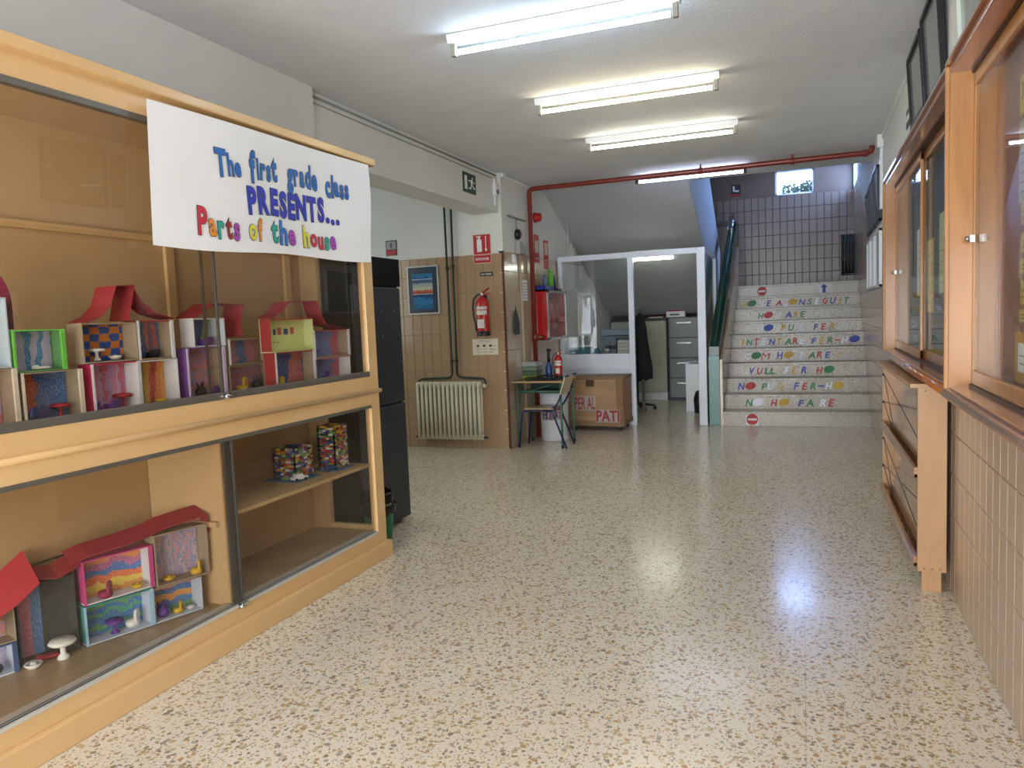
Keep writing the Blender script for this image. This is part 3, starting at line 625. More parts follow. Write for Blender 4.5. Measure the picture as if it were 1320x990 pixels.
def room(root, fx, fy, ex, ey, y0w, w, d_, z0, z1, drawing, outer, inner, side=None, name='room', edge=None, dw=.97, label=None):
    """open shoebox: (fx,fy)+t*(ex,ey) is the front line; opens towards the hall"""
    E_ = Vector((ex, ey, 0)).normalized(); B_ = Vector((-E_.y, E_.x, 0)); A = Vector((fx, fy, 0))+E_*y0w; t = .005; d = d_*.72
    def bx(mb, u0, u1, v0, v1, za, zb, m): mb.ext([A+E_*u0+B_*v0+Vector((0,0,za)), A+E_*u1+B_*v0+Vector((0,0,za)), A+E_*u1+B_*v1+Vector((0,0,za)), A+E_*u0+B_*v1+Vector((0,0,za))], (0,0,zb-za), m)
    mb = MB()
    bx(mb, 0, w, d-t, d, z0, z1, 1); bx(mb, 0, w, 0, d-t, z0, z0+t, 1); bx(mb, 0, w, 0, d-t, z1-t, z1, 0)
    bx(mb, 0, t, 0, d-t, z0+t, z1-t, 2); bx(mb, w-t, w, 0, d-t, z0+t, z1-t, 1)
    if edge: bx(mb, w-.012, w+.004, -.004, 0.004, z0, z1, 3); bx(mb, -.002, .006, -.003, .003, z0, z1, 3)
    r = mb.build(name, [outer, inner, side or outer, edge or outer], root)
    if label: r['label'] = label
    q = MB(); bx(q, t+.001, t+(w-2*t)*dw, d-t-.003, d-t-.0005, z0+t+.001, z1-t-.001, 0); q.build('drawing', drawing, r)
    return r
def strip(root, pts, vec, material, name='roof'):
    """bent card: polyline pts swept along vec"""
    P_ = [Vector(p) for p in pts]; V = Vector(vec); n_ = len(P_); T = Vector((0,0,.003))
    vs = []; 
    for p in P_: vs += [p, p+V, p+V+T, p+T]
    fs = []
    for i in range(n_-1):
        a = 4*i; b = a+4
        fs += [(a, b, b+1, a+1), (a+3, a+2, b+2, b+3), (a, a+3, b+3, b), (a+1, b+1, b+2, a+2)]
    fs += [(0,1,2,3), tuple(4*(n_-1)+k_ for k_ in (3,2,1,0))]
    return MB().add(vs, fs).build(name, material, root)
GH = 'shoebox doll houses in the display cabinet'
# A: leftmost, upper
hA = thing('cardboard_house', 'shoebox house with round maroon arch and green room, far left of upper cabinet', 'model house', (-2.6, 1.9, 1.10), 0, GH)
room(hA, -2.56, 1.60, 0, 1, 0, .25, .11, 1.10, 1.305, D['pinkpurple'], M_card, M_card, edge=cm('cream', 'd8cdb8'))
room(hA, -2.56, 1.872, 0, 1, 0, .235, .11, 1.10, 1.285, D['fan'], M_card, M_card, edge=cm('cream', 'd8cdb8'), label='brown shoebox room with a blue and red drawing')
room(hA, -2.56, 1.852, 0, 1, 0, .195, .09, 1.287, 1.437, D['bluegrey'], cm('lime', '6cc24a'), cm('green', '5f8f55'), edge=cm('lime', '6cc24a'), label='lime green shoebox room')
room(hA, -2.56, 1.60, 0, 1, 0, .24, .11, 1.307, 1.55, D['bluegrey'], cm('paleblue', 'b7c3c6'), cm('paleblue', 'b7c3c6'))
pts = [(-2.66, 1.62+.14*math.cos(a)*1.0, 1.50+.19*math.sin(a)) for a in [math.pi*(1-i/12) for i in range(13)]]
pts = [(-2.60, 1.72+.17*math.cos(a), 1.53+.16*math.sin(a)) for a in [math.pi*.5*(1-i/8) for i in range(9)]]+[(-2.60, 1.889, 1.44)]
strip(hA, pts, (-.09,0,0), M_maroon)
pts2 = [(p[0]-.091, p[1], p[2]) for p in pts]
MB().ext([(-2.645, p[1], p[2]) for p in pts]+[(-2.645, 1.72, 1.44)], (-.003,0,0)).build('arch_panel', M_maroon, hA)
# B: red tent roof
hB = thing('cardboard_house', 'shoebox house with peaked red tent roof and blue and orange checked room', 'model house', (-2.6, 2.37, 1.10), 0, GH)
room(hB, -2.56, 2.155, 0, 1, 0, .225, .11, 1.10, 1.297, D['pinkpurple'], cm('pink', 'c7285a'), M_cardw, side=cm('pink', 'd22e62'), edge=M_cardw, label='pink shoebox room')
room(hB, -2.56, 2.383, 0, 1, 0, .205, .11, 1.10, 1.295, D['orange'], M_cardw, M_cardw, label='white shoebox room with an orange drawing')
room(hB, -2.56, 2.125, 0, 1, 0, .258, .11, 1.300, 1.456, D['checks'], M_card, M_card, label='grey shoebox room with a checked drawing')
room(hB, -2.56, 2.388, 0, 1, 0, .185, .11, 1.298, 1.462, D['redblue'], cm('redbox', 'a8322f'), M_card, edge=M_cardw, label='red and white shoebox room')
tp = lambda c, hw, h, zb: [(0, c-hw, zb), (0, c-hw*.62, zb+h*.18), (0, c-hw*.32, zb+h*.55), (0, c-hw*.12, zb+h), (0, c+hw*.16, zb+h*1.02), (0, c+hw*.3, zb+h*.62), (0, c+hw*.55, zb+h*.28), (0, c+hw*1.05, zb+h*.03)]
strip(hB, [(-2.555, p[1], p[2]) for p in [(0,2.15,1.458),(0,2.21,1.478),(0,2.26,1.52),(0,2.295,1.60)]]+[(-2.555, 2.385, 1.605), (-2.555,2.36,1.52), (-2.555,2.345,1.462)], (-.11,0,0), M_redcard)
strip(hB, [(-2.57, 2.385, 1.604), (-2.57, 2.43, 1.54), (-2.57, 2.50, 1.49), (-2.57, 2.60, 1.467)], (-.10,0,0), M_redcard)
# C
hC = thing('cardboard_house', 'shoebox house with purple room and wide slanted red roof behind glass join', 'model house', (-2.6, 2.95, 1.10), 0, GH)
room(hC, -2.56, 2.645, 0, 1, 0, .235, .11, 1.10, 1.335, D['swirl'], cm('purple', '7d4f9c'), M_card, side=cm('purple', '8455a5'), edge=cm('lilac', 'c9b9d8'), label='purple shoebox room')
room(hC, -2.56, 2.695, 0, 1, 0, .20, .11, 1.337, 1.468, D['rainbow'], M_cardw, cm('palewhite', 'c2ccd0'), label='white shoebox room with printed side')
room(hC, -2.56, 2.905, 0, 1, 0, .32, .11, 1.10, 1.236, D['swirl'], M_card, M_card, label='low brown shoebox room')
room(hC, -2.56, 2.915, 0, 1, 0, .315, .11, 1.24, 1.365, D['pinkblue'], M_card, M_card, edge=M_cardw)
strip(hC, [(-2.57,2.72,1.47),(-2.57,2.78,1.50),(-2.57,2.85,1.535),(-2.57,3.05,1.528),(-2.57,3.02,1.45),(-2.57,3.03,1.375)], (-.12,0,0), M_redcard)
# D
hD = thing('cardboard_house', 'shoebox house with pale yellow room and folded red roof, right end of upper shelf', 'model house', (-2.53, 3.5, 1.10), 0, GH)
room(hD, -2.48, 3.15, 0, 1, 0, .33, .11, 1.10, 1.285, D['navy'], cm('redbox', 'a8322f'), M_card, edge=M_cardw, label='red shoebox room with a dark blue drawing')
room(hD, -2.48, 3.12, 0, 1, 0, .36, .09, 1.287, 1.457, D['yellowpage'], cm('redbox', 'a8322f'), cm('pear', 'cbd395'), label='red shoebox room lined with pale yellow paper')
room(hD, -2.48, 3.485, 0, 1, 0, .34, .11, 1.10, 1.235, D['redtop'], cm('pinkish', 'c7838f'), M_cardw)
room(hD, -2.48, 3.485, 0, 1, 0, .34, .11, 1.238, 1.39, D['redtop'], cm('redbox', 'a8322f'), M_card, edge=M_cardw)
mb = MB()
for k_, (y_, w_, m_) in enumerate(((3.215,.02,0),(3.25,.03,1),(3.30,.035,0),(3.355,.03,1))): mb.box(-2.5368, -2.5356, y_, y_+w_, 1.375, 1.405+.006*m_, m_)
for k_ in range(4): mb.box(-2.5368, -2.5356, 3.15+k_*.014, 3.157+k_*.014, 1.385, 1.393, 2).box(-2.5368, -2.5356, 3.15+k_*.03, 3.165+k_*.03, 1.335, 1.339, 2)
mb.build('paper_windows', [cm('inkblue', '3b4a8a'), cm('inkred', 'bf5547'), M_black], hD)
strip(hD, [(-2.50,3.18,1.462),(-2.50,3.25,1.49),(-2.50,3.32,1.545),(-2.50,3.56,1.55),(-2.50,3.59,1.48),(-2.50,3.64,1.42),(-2.50,3.80,1.395)], (-.10,0,0), M_redcard)
# E lower left, F dark, G lower right
ex, ey = .155, .45; EN = math.hypot(ex, ey)
hE = thing('cardboard_house', 'shoebox house with broad red flap roof and blue pink striped room, lower cabinet left', 'model house', (-2.7, 1.95, .16), 0, GH)
room(hE, -2.70, 2.10, ex, ey, -.46, .25, .12, .16, .275, D['bluegrey'], cm('bluebox', '33507a'), cm('iceblue', 'c3cbd8'), edge=cm('bluebox', '33507a'), label='blue shoebox room')
room(hE, -2.70, 2.10, ex, ey, -.46, .255, .12, .278, .40, D['swirl'], M_card, cm('woodcard', '9a8a72'), label='wood coloured shoebox room')
room(hE, -2.72, 2.10, ex, ey, -.185, .205, .11, .162, .47, D['stripes'], cm('darkedge', '2c3036'), M_dark, dw=.5, label='dark tall room with blue and pink stripes')
A = Vector((-2.70, 2.10, 0)); E_ = Vector((ex, ey, 0)).normalized(); B_ = Vector((-E_.y, E_.x, 0))
def pt(u, v, z): return A+E_*u+B_*v+Vector((0,0,z))
strip(hE, [pt(-.46,-.07,.34), pt(-.33,-.07,.375), pt(-.21,-.065,.43), pt(-.125,-.045,.482)], (B_.x*.16, B_.y*.16, .10), cm('brightred', 'b32b35'))
strip(hE, [pt(-.125,-.01,.49), pt(-.05,-.02,.475), pt(.035,.0,.50)], (B_.x*.11, B_.y*.11, .03), M_redcard)
hG = thing('cardboard_house', 'four room shoebox house with long wavy red roof, lower cabinet right', 'model house', (-2.62, 2.35, .16), 0, GH)
room(hG, -2.70, 2.10, ex, ey, .035, .27, .12, .165, .325, D['greenblue'], cm('tealbox', '3f8f86'), cm('iceblue', 'c3cbd8'), side=cm('tealbox', '3f8f86'), edge=cm('skyedge', '9cc2d8'), label='teal shoebox room with green and blue drawing')
room(hG, -2.70, 2.10, ex, ey, .04, .275, .12, .33, .51, D['sunset'], cm('magenta', 'bf3f7a'), M_cardw, side=cm('magenta', 'bf3f7a'), edge=cm('magenta', 'bf3f7a'), label='pink shoebox room with sunset drawing')
room(hG, -2.70, 2.10, ex, ey, .31, .215, .12, .135+.03, .315, D['bands'], M_card, cm('iceblue', 'c3cbd8'), label='low room with banded drawing')
room(hG, -2.70, 2.10, ex, ey, .328, .24, .12, .318, .545, D['scribble'], M_card, M_card, label='tall grey room with scribbled paper')
P_ = [pt(.0,-.02,.515), pt(.06,-.02,.53), pt(.2,-.02,.54), pt(.30,-.01,.548), pt(.38,0,.565), pt(.48,0,.575), pt(.575,0,.58)]
strip(hG, P_, (B_.x*.10, B_.y*.10, .035), M_redcard)
strip(hG, [pt(.575,0,.58), pt(.578,0,.54), pt(.58,0,.50)], B_*.13, M_redcard)
# ---------------------------------------------------------------- clay furniture
GC = 'small modelling clay furniture in the doll houses'
def clay(kind, label, loc, col, s=1.0, cat='toy furniture', rz=0.0):
    m = mat('clay_'+col, {'white':'dcdad2','purple':'5a2d86','red':'a3242c','blue':'24407e','yellow':'d0a92c','black':'22262c','maroon':'8e2348'}[col], .55, var=.08, vs=60, bump=.3, bs=120)
    t = thing('clay_'+kind, label, cat, loc, rz, GC)
    if kind == 'table':
        MB().lathe([(0,0),(.014*s,0),(.012*s,.006*s),(.006*s,.012*s),(.006*s,.03*s),(.01*s,.036*s)], (0,0,0), 12).build('pedestal', m, t, local=True)
        MB().lathe([(0,.034*s),(.026*s,.034*s),(.030*s,.038*s),(.026*s,.044*s),(0,.046*s)], (0,0,0), 16).build('tabletop', m, t, local=True)
    elif kind == 'chair':
        MB().lathe([(0,0),(.017*s,0),(.02*s,.008*s),(.018*s,.018*s),(0,.02*s)], (0,0,0), 14).build('seat', m, t, local=True)
        MB().ext([(-.016*s,.016*s,.016*s),(-.018*s,.016*s,.034*s),(-.009*s,.016*s,.046*s),(.009*s,.016*s,.046*s),(.018*s,.016*s,.034*s),(.016*s,.016*s,.016*s)], (0,-.008*s,0)).build('backrest', m, t, local=True, bevel=.002)
    elif kind == 'sofa':
        MB().box(-.028*s,.028*s,-.014*s,.014*s,0,.014*s).build('seat', m, t, local=True, bevel=.004)
        MB().box(-.028*s,.028*s,.009*s,.017*s,.010*s,.032*s).build('backrest', m, t, local=True, bevel=.003)
        for sg in (-1, 1): MB().box(sg*.022*s,sg*.031*s,-.014*s,.014*s,.010*s,.022*s).build('armrest', m, t, local=True, bevel=.003)
    elif kind == 'bowl':
        MB().lathe([(0,0),(.012*s,0),(.022*s,.012*s),(.02*s,.014*s),(.01*s,.004*s),(0,.003*s)], (0,0,0), 16).build('bowl', m, t, local=True)
        MB().lathe([(0,.004*s),(.01*s,.006*s),(.008*s,.014*s),(0,.017*s)], (.0,0,0), 10).build('filling', m, t, local=True)
    elif kind == 'ball':
        MB().lathe([(0,0),(.016*s,.004*s),(.024*s,.016*s),(.02*s,.03*s),(.008*s,.038*s),(0,.04*s)], (0,0,0), 14, sx=1, sy=.9).build('body', m, t, local=True)
        for a in (0, 2.1, 4.2): MB().tube([(.008*s*math.cos(a),.008*s*math.sin(a),.034*s),(.014*s*math.cos(a),.014*s*math.sin(a),.056*s)], [.004*s,.002*s], 6).build('spike', m, t, local=True)
    elif kind == 'bed':
        MB().box(-.035*s,.035*s,-.018*s,.018*s,.0,.012*s).build('mattress', m, t, local=True, bevel=.004)
        MB().box(-.033*s,-.018*s,-.014*s,.014*s,.012*s,.019*s).build('pillow', m, t, local=True, bevel=.003)
    elif kind == 'plane':
        MB().tube([(-.03*s,0,.01*s),(.03*s,0,.014*s)], [.004*s,.006*s], 8).build('body', m, t, local=True)
        MB().box(-.008*s,.006*s,-.03*s,.03*s,.010*s,.013*s).build('wing', m, t, local=True)
    return t
xz = -2.61
clay('table', 'white clay mushroom table in the checked room', (xz,2.225,1.307), 'white', 1.1); clay('bowl', 'flat white clay bowl in the checked room', (xz,2.31,1.307), 'white', 1.2)
clay('sofa', 'purple clay sofa in the pink room', (-2.60,2.27,1.106), 'purple', 1.3, rz=-1.2); clay('table', 'red clay table in the pink room', (-2.62,2.335,1.106), 'red', 1.35)
clay('ball', 'small purple clay lump at the left of the pink room', (-2.58,2.185,1.106), 'purple', .8)
clay('table', 'red clay table in the brown room under the green room', (-2.60,2.04,1.106), 'red', 1.2); clay('sofa', 'dark blue clay sofa in the brown room under the green room', (-2.60,1.93,1.106), 'blue', 1.6, rz=-1.2)
clay('bed', 'white clay bench on the floor of the green room', (-2.59,1.97,1.294), 'white', .8, rz=1.57)
clay('bowl', 'yellow clay bowl in the orange drawing room', (-2.60,2.52,1.106), 'yellow', 1.3); clay('ball', 'dark blue clay lump in the red and white room', (-2.60,2.43,1.304), 'blue', .9)
clay('sofa', 'black clay sofa in the red and white room', (-2.61,2.50,1.304), 'black', 1.1, rz=-1.4); clay('ball', 'black spiky clay animal in the purple room', (-2.59,2.745,1.106), 'black', 1.25)
clay('chair', 'small purple clay chair in the purple room', (-2.59,2.83,1.106), 'purple', 1.0, rz=-1.5); clay('sofa', 'purple clay sofa under the rainbow drawing', (-2.59,2.80,1.343), 'purple', 1.2, rz=-1.4)
clay('chair', 'yellow clay chair in the low brown room', (-2.60,3.03,1.106), 'yellow', 1.5, rz=-1.2); clay('ball', 'black clay lump in the low brown room', (-2.60,3.14,1.106), 'black', 1.2)
clay('chair', 'yellow clay chair under the dark blue drawing', (-2.52,3.22,1.106), 'yellow', 1.2, rz=-1.5); clay('bowl', 'yellow clay bowl under the dark blue drawing', (-2.52,3.33,1.106), 'yellow', 1.1)
clay('chair', 'purple clay chair at the far right lower room', (-2.52,3.62,1.106), 'purple', 1.2, rz=-1.5); clay('table', 'purple clay table at the far right upper room', (-2.52,3.55,1.244), 'purple', .8)
def lo(u, v, z): p = pt(u, v, z); return (p.x, p.y, p.z)
clay('chair', 'maroon clay armchair in the sunset room', lo(.13,.03,.336), 'maroon', 1.4, rz=-1.0); clay('bowl', 'yellow clay plate in the sunset room', lo(.26,.03,.336), 'yellow', 1.2)
clay('table', 'purple clay table in the green and blue room', lo(.16,.04,.171), 'purple', 1.3); clay('chair', 'white clay chair with dots in the green and blue room', lo(.24,.06,.171), 'white', 1.5, rz=-1.0)
clay('ball', 'purple clay spiky seat in the banded room', lo(.36,.04,.171), 'purple', 1.3); clay('chair', 'yellow clay chair in the banded room', lo(.43,.04,.171), 'yellow', 1.1, rz=-1.0)
clay('bowl', 'white clay bowl in the banded room', lo(.485,.04,.171), 'white', .9); clay('chair', 'yellow and black clay television in the scribbled room', lo(.52,.03,.324), 'yellow', 1.3, rz=-1.0)
clay('bowl', 'yellow clay bowl in the scribbled room', lo(.40,.04,.324), 'yellow', 1.3)
clay('table', 'white clay mushroom table before the dark felt wall', lo(-.06,-.02,.16), 'white', 1.7); clay('bowl', 'white clay bowl beside the striped room', lo(-.165,-.02,.16), 'white', 1.5)
clay('bed', 'flat red clay rug before the dark felt wall', lo(-.10,.03,.163), 'red', 1.1, rz=1.2); clay('ball', 'black clay lump in the blue room at the frame edge', lo(-.27,.03,.166), 'black', 1.0)
# ---------------------------------------------------------------- brick towers and toy cars
TC = [mat('brick_'+c, h, .35) for c, h in (('red','a02a2a'),('yellow','d2b23c'),('blue','27489c'),('white','d8d6d0'),('black','24242c'),('green','2f7d4b'),('orange','c8682c'),('purple','5b3f8d'),('grey','8b8d92'),('lime','8aa84a'))]
def tower(x, y, w, h, label, seed):
    random.seed(seed); t = thing('toy_brick_tower', label, 'toy', (x, y, .575), 0, 'toy brick towers')
    MB().box(-w*.75, w*.75, -w*.8, w*.6, 0, .004).build('base_plate', mat('brick_plate_blue', '3a78ad', .35), t, local=True)
    mb = MB(); z = .004; rh = .0115
    while z < h:
        for sd in range(4):
            p = -w/2
            while p < w/2-.004:
                l = min(random.choice([.016,.024,.032]), w/2-p); c = random.randrange(10)
                if z > h*.75 and random.random() < .25: p += l; continue
                if sd == 0: mb.box(p, p+l-.0006, -w/2, -w/2+.016, z, z+rh-.0005, c)
                elif sd == 1: mb.box(p, p+l-.0006, w/2-.016, w/2, z, z+rh-.0005, c)
                elif sd == 2: mb.box(-w/2, -w/2+.016, p, p+l-.0006, z, z+rh-.0005, c)
                else: mb.box(w/2-.016, w/2, p, p+l-.0006, z, z+rh-.0005, c)
                p += l
        z += rh
    q = mb.build('bricks', TC, t, local=True); q['kind'] = 'stuff'
    return t
tower(-2.66, 3.47, .155, .175, 'wider lower tower of coloured toy bricks on the cabinet shelf', 2)
tower(-2.60, 3.77, .125, .255, 'taller narrow tower of coloured toy bricks on the cabinet shelf', 4)
def toycar(x, y, rz, label, col, s=1):
    t = thing('toy_car', label, 'toy', (x, y, .579), rz, 'toy cars by the brick towers')
    MB().ext([(-.04*s,-.016*s,.008*s),(.04*s,-.016*s,.008*s),(.042*s,-.016*s,.02*s),(.02*s,-.016*s,.022*s),(.01*s,-.016*s,.036*s),(-.022*s,-.016*s,.036*s),(-.03*s,-.016*s,.022*s),(-.042*s,-.016*s,.02*s)], (0,.032*s,0)).build('body', col, t, local=True, bevel=.001)
    for a in (-.025, .025):
        for b in (-.017, .017): MB().lathe([(0,-.003*s),(.008*s,-.003*s),(.008*s,.003*s),(0,.003*s)], (a*s, b*s, .008*s), 12, axis='Y').build('wheel', M_black, t, local=True)
toycar(-2.565, 3.39, 1.2, 'white toy car in front of the lower brick tower', M_white, 1.1); toycar(-2.55, 3.66, 1.2, 'dark blue toy car beside the tall brick tower', mat('toy_blue', '27427c', .3), .95)
# ================================================================ VENDING CABINET, BIN
vc = thing('metal_cabinet', 'tall slate grey and black metal cabinet past the display case', 'cabinet', (-3.0, 4.6, 0))
MB().box(-2.98, -2.69, 4.16, 4.80, .03, 1.865).build('body', M_black, vc, bevel=.004)
MB().box(-2.69, -2.665, 4.17, 4.79, .86, 1.66).build('upper_door', M_locker, vc, bevel=.006); MB().box(-2.69, -2.66, 4.17, 4.78, .03, .85).build('lower_door', M_locker, vc, bevel=.006)
MB().box(-2.70, -2.66, 4.17, 4.79, 1.67, 1.86).build('header', mat('black_gloss', '0c0d0f', .15), vc)
MB().box(-2.97, -2.72, 4.2, 4.75, 0, .03).build('foot_plinth', M_black, vc)
for (y_, z_) in ((4.52,1.50),(4.69,1.50),(4.52,1.33),(4.69,1.33)): MB().lathe([(0,0),(.006,0),(.004,.004),(0,.005)], (-2.665, y_, z_), 10, axis='X').build('rivet', M_chrome, vc)
bi = thing('waste_bin', 'green plastic waste bin with black bag beside the display case', 'bin', (-2.53, 4.12, 0))
MB().lathe([(.078,0),(.10,.26),(.106,.262),(.106,.27),(.098,.27),(.08,.02),(0,.02)], (-2.53,4.12,0), 24).build('body', mat('bin_green', '1c7a4e', .4), bi)
random.seed(9); vs = []; n_ = 28
for (r_, z_) in ((.107,.215),(.112,.25),(.109,.28),(.10,.275),(.098,.30),(.10,.345),(.085,.36),(.08,.30),(.078,.10)):
    for k_ in range(n_): a = 2*math.pi*k_/n_; rr = r_*(1+random.uniform(-.07,.07)); vs.append((-2.53+rr*math.cos(a), 4.12+rr*math.sin(a), z_+random.uniform(-.012,.012)))
fs = [(i*n_+k_, i*n_+(k_+1) % n_, (i+1)*n_+(k_+1) % n_, (i+1)*n_+k_) for i in range(8) for k_ in range(n_)]
MB().add(vs, fs, 0, True).build('bag', mat('black_bag', '0e0f12', .22), bi)
# ================================================================ RADIATOR WALL ITEMS
YW = 7.698
def radiator(name_label, loc, n_, w_, h_, rz, m, z0):
    t = thing('radiator', name_label, 'radiator', loc, rz); pitch = w_/n_
    for i in range(n_):
        x = -w_/2+pitch*(i+.5); mb = MB()
        mb.tube([(x,-.035,z0+.03),(x,-.035,z0+h_-.03)], .0175, 8); mb.tube([(x,-.11,z0+.03),(x,-.11,z0+h_-.03)], .0175, 8)
        mb.lathe([(0,-pitch*.48),(.03,-pitch*.48),(.034,0),(.03,pitch*.48),(0,pitch*.48)], (x,-.0725,z0+.035), 12, axis='X'); mb.lathe([(0,-pitch*.48),(.03,-pitch*.48),(.034,0),(.03,pitch*.48),(0,pitch*.48)], (x,-.0725,z0+h_-.035), 12, axis='X')
        mb.box(x-.012, x+.012, -.115, -.03, z0+.02, z0+.055); mb.box(x-.012, x+.012, -.115, -.03, z0+h_-.055, z0+h_-.02)
        mb.box(x-.004, x+.004, -.11, -.035, z0+.04, z0+h_-.04)
        mb.build('column', m, t, local=True)
    return t
ra = radiator('cream cast radiator of many columns on the tan tiled wall', (-3.685, 7.698, 0), 15, .80, .66, 0, M_ivory, .095)
MB().box(-.3, -.26, -.05, 0, .25, .28).box(.26, .30, -.05, 0, .25, .28).build('bracket', M_ivory, ra, local=True)
MB().lathe([(0,0),(.02,0),(.024,.02),(.02,.04),(0,.045)], (.41,-.07,.70), 12, axis='X').build('valve_knob', M_ivory, ra, local=True)
MB().tube([(.40,-.07,.125),(.44,-.07,.125)], .012, 8).tube([(-.44,-.07,.125),(-.40,-.07,.125)], .012, 8).build('plug', M_greenp, ra, local=True)
gp = thing('heating_pipe', 'pair of dark green heating pipes rising above the cream radiator', 'pipe', (-3.62, 7.65, .8), 0)
def arc(p, q, c, n=5):
    p, q, c = Vector(p), Vector(q), Vector(c); return [((1-t)**2*p+2*t*(1-t)*c+t*t*q) for t in [i/n for i in range(n+1)]]
MB().tube([(-3.66,7.665,2.97),(-3.652,7.665,.86)]+arc((-3.652,7.665,.86),(-3.72,7.665,.79),(-3.652,7.665,.79))+[(-4.0,7.64,.78)]+arc((-4.0,7.64,.78),(-4.08,7.62,.72),(-4.07,7.63,.775)), .012, 8).build('pipe', M_greenp, gp)
MB().tube([(-3.575,7.665,2.97),(-3.595,7.665,.86)]+arc((-3.595,7.665,.86),(-3.53,7.665,.79),(-3.595,7.665,.79))+[(-3.30,7.64,.78)]+arc((-3.30,7.64,.78),(-3.245,7.63,.70),(-3.23,7.64,.78)), .012, 8).build('pipe', M_greenp, gp)
for (x_, z_) in ((-3.656,2.0),(-3.584,2.02),(-3.653,.98),(-3.593,.98)): MB().lathe([(0,-.012),(.02,-.012),(.02,.012),(0,.012)], (x_,7.665,z_), 10).box(x_-.006, x_+.006, 7.665, 7.70, z_-.006, z_+.006).build('pipe_clip', M_greenp, gp)
# framed poster
def panel(name, label, cat, x0, x1, z0, z1, y, th=.008, m=None, frame=None, fw=.015):
    t = thing(name, label, cat, ((x0+x1)/2, y, z0))
    MB().box(x0, x1, y-th, y, z0, z1).build('board', m or M_paper, t)
    if frame: MB().box(x0-fw,x0,y-th-.006,y,z0-fw,z1+fw).box(x1,x1+fw,y-th-.006,y,z0-fw,z1+fw).box(x0,x1,y-th-.006,y,z0-fw,z0).box(x0,x1,y-th-.006,y,z1,z1+fw).build('frame', frame, t)
    return t
fp = panel('framed_poster', 'framed dark blue poster with a harbour photo on tan tiles', 'poster', -4.155, -3.795, 1.525, 2.035, YW, .012, mat('navy_print', '14203c', .3), mat('silver_frame', 'b9b7b0', .35, .3))
MB().box(-4.105,-3.855,YW-.0135,YW-.012,1.565,1.965).build('inner_print', crayon('sea_print', ['1f4d7d','256094','2e74a6','1b4272'], 'Z', 1.4, 5, '5f94bb'), fp)
MB().box(-4.105,-3.855,YW-.0145,YW-.0135,1.735,1.90).build('photo', crayon('harbour_print', ['6b3528','b5452c','c3b9a4','9ea7b0','2a5488','264f86'], 'Z', .7, 9, 'cfc8b8'), fp)
MB().box(-4.11,-3.85,YW-.0150,YW-.0144,1.898,1.903).box(-4.11,-3.85,YW-.0150,YW-.0144,1.732,1.737).build('photo_border', M_paper, fp)
# extinguisher sign
es = panel('extinguisher_sign', 'red fire extinguisher sign with arrow on the column', 'sign', -3.345, -3.135, 2.03, 2.345, YW, .004, mat('sign_border_pale', 'd9b9ae', .5))
MB().box(-3.338,-3.142,YW-.0055,YW-.004,2.13,2.338).box(-3.338,-3.142,YW-.0055,YW-.004,2.037,2.12).build('red_field', M_signred, es)
mb = MB(); mb.ext([(-3.298,YW-.0056,2.155),(-3.242,YW-.0056,2.155),(-3.242,YW-.0056,2.275),(-3.252,YW-.0056,2.292),(-3.262,YW-.0056,2.30),(-3.278,YW-.0056,2.30),(-3.288,YW-.0056,2.292),(-3.298,YW-.0056,2.275)], (0,-.001,0))
mb.box(-3.28,-3.26,YW-.0066,YW-.0056,2.302,2.314).box(-3.305,-3.25,YW-.0066,YW-.0056,2.315,2.325).box(-3.30,-3.295,YW-.0066,YW-.0056,2.2,2.31)
mb.box(-3.198,-3.19,YW-.0066,YW-.0056,2.185,2.31); mb.ext([(-3.21,YW-.0056,2.185),(-3.178,YW-.0056,2.185),(-3.194,YW-.0056,2.155)],(0,-.001,0)); mb.ext([(-3.205,YW-.0056,2.31),(-3.183,YW-.0056,2.31),(-3.194,YW-.0056,2.325)],(0,-.001,0))
put_text(mb, 'EXTINTOR', (-3.24,YW-.0056,2.065), (1,0,0), (0,0,1), width=.155, height=.026, align='C', lift=.001, bold=.02)
mb.build('symbol', M_paper, es)
nf = panel('small_sign', 'narrow black and white lettered sign below the extinguisher sign', 'sign', -3.278, -3.128, 1.893, 1.935, YW, .004, M_black)
mb = MB(); put_text(mb, 'NO FUMAR', (-3.203,YW-.0045,1.903), (1,0,0), (0,0,1), width=.125, height=.02, align='C', lift=.001, bold=.02); mb.build('lettering', M_paper, nf)
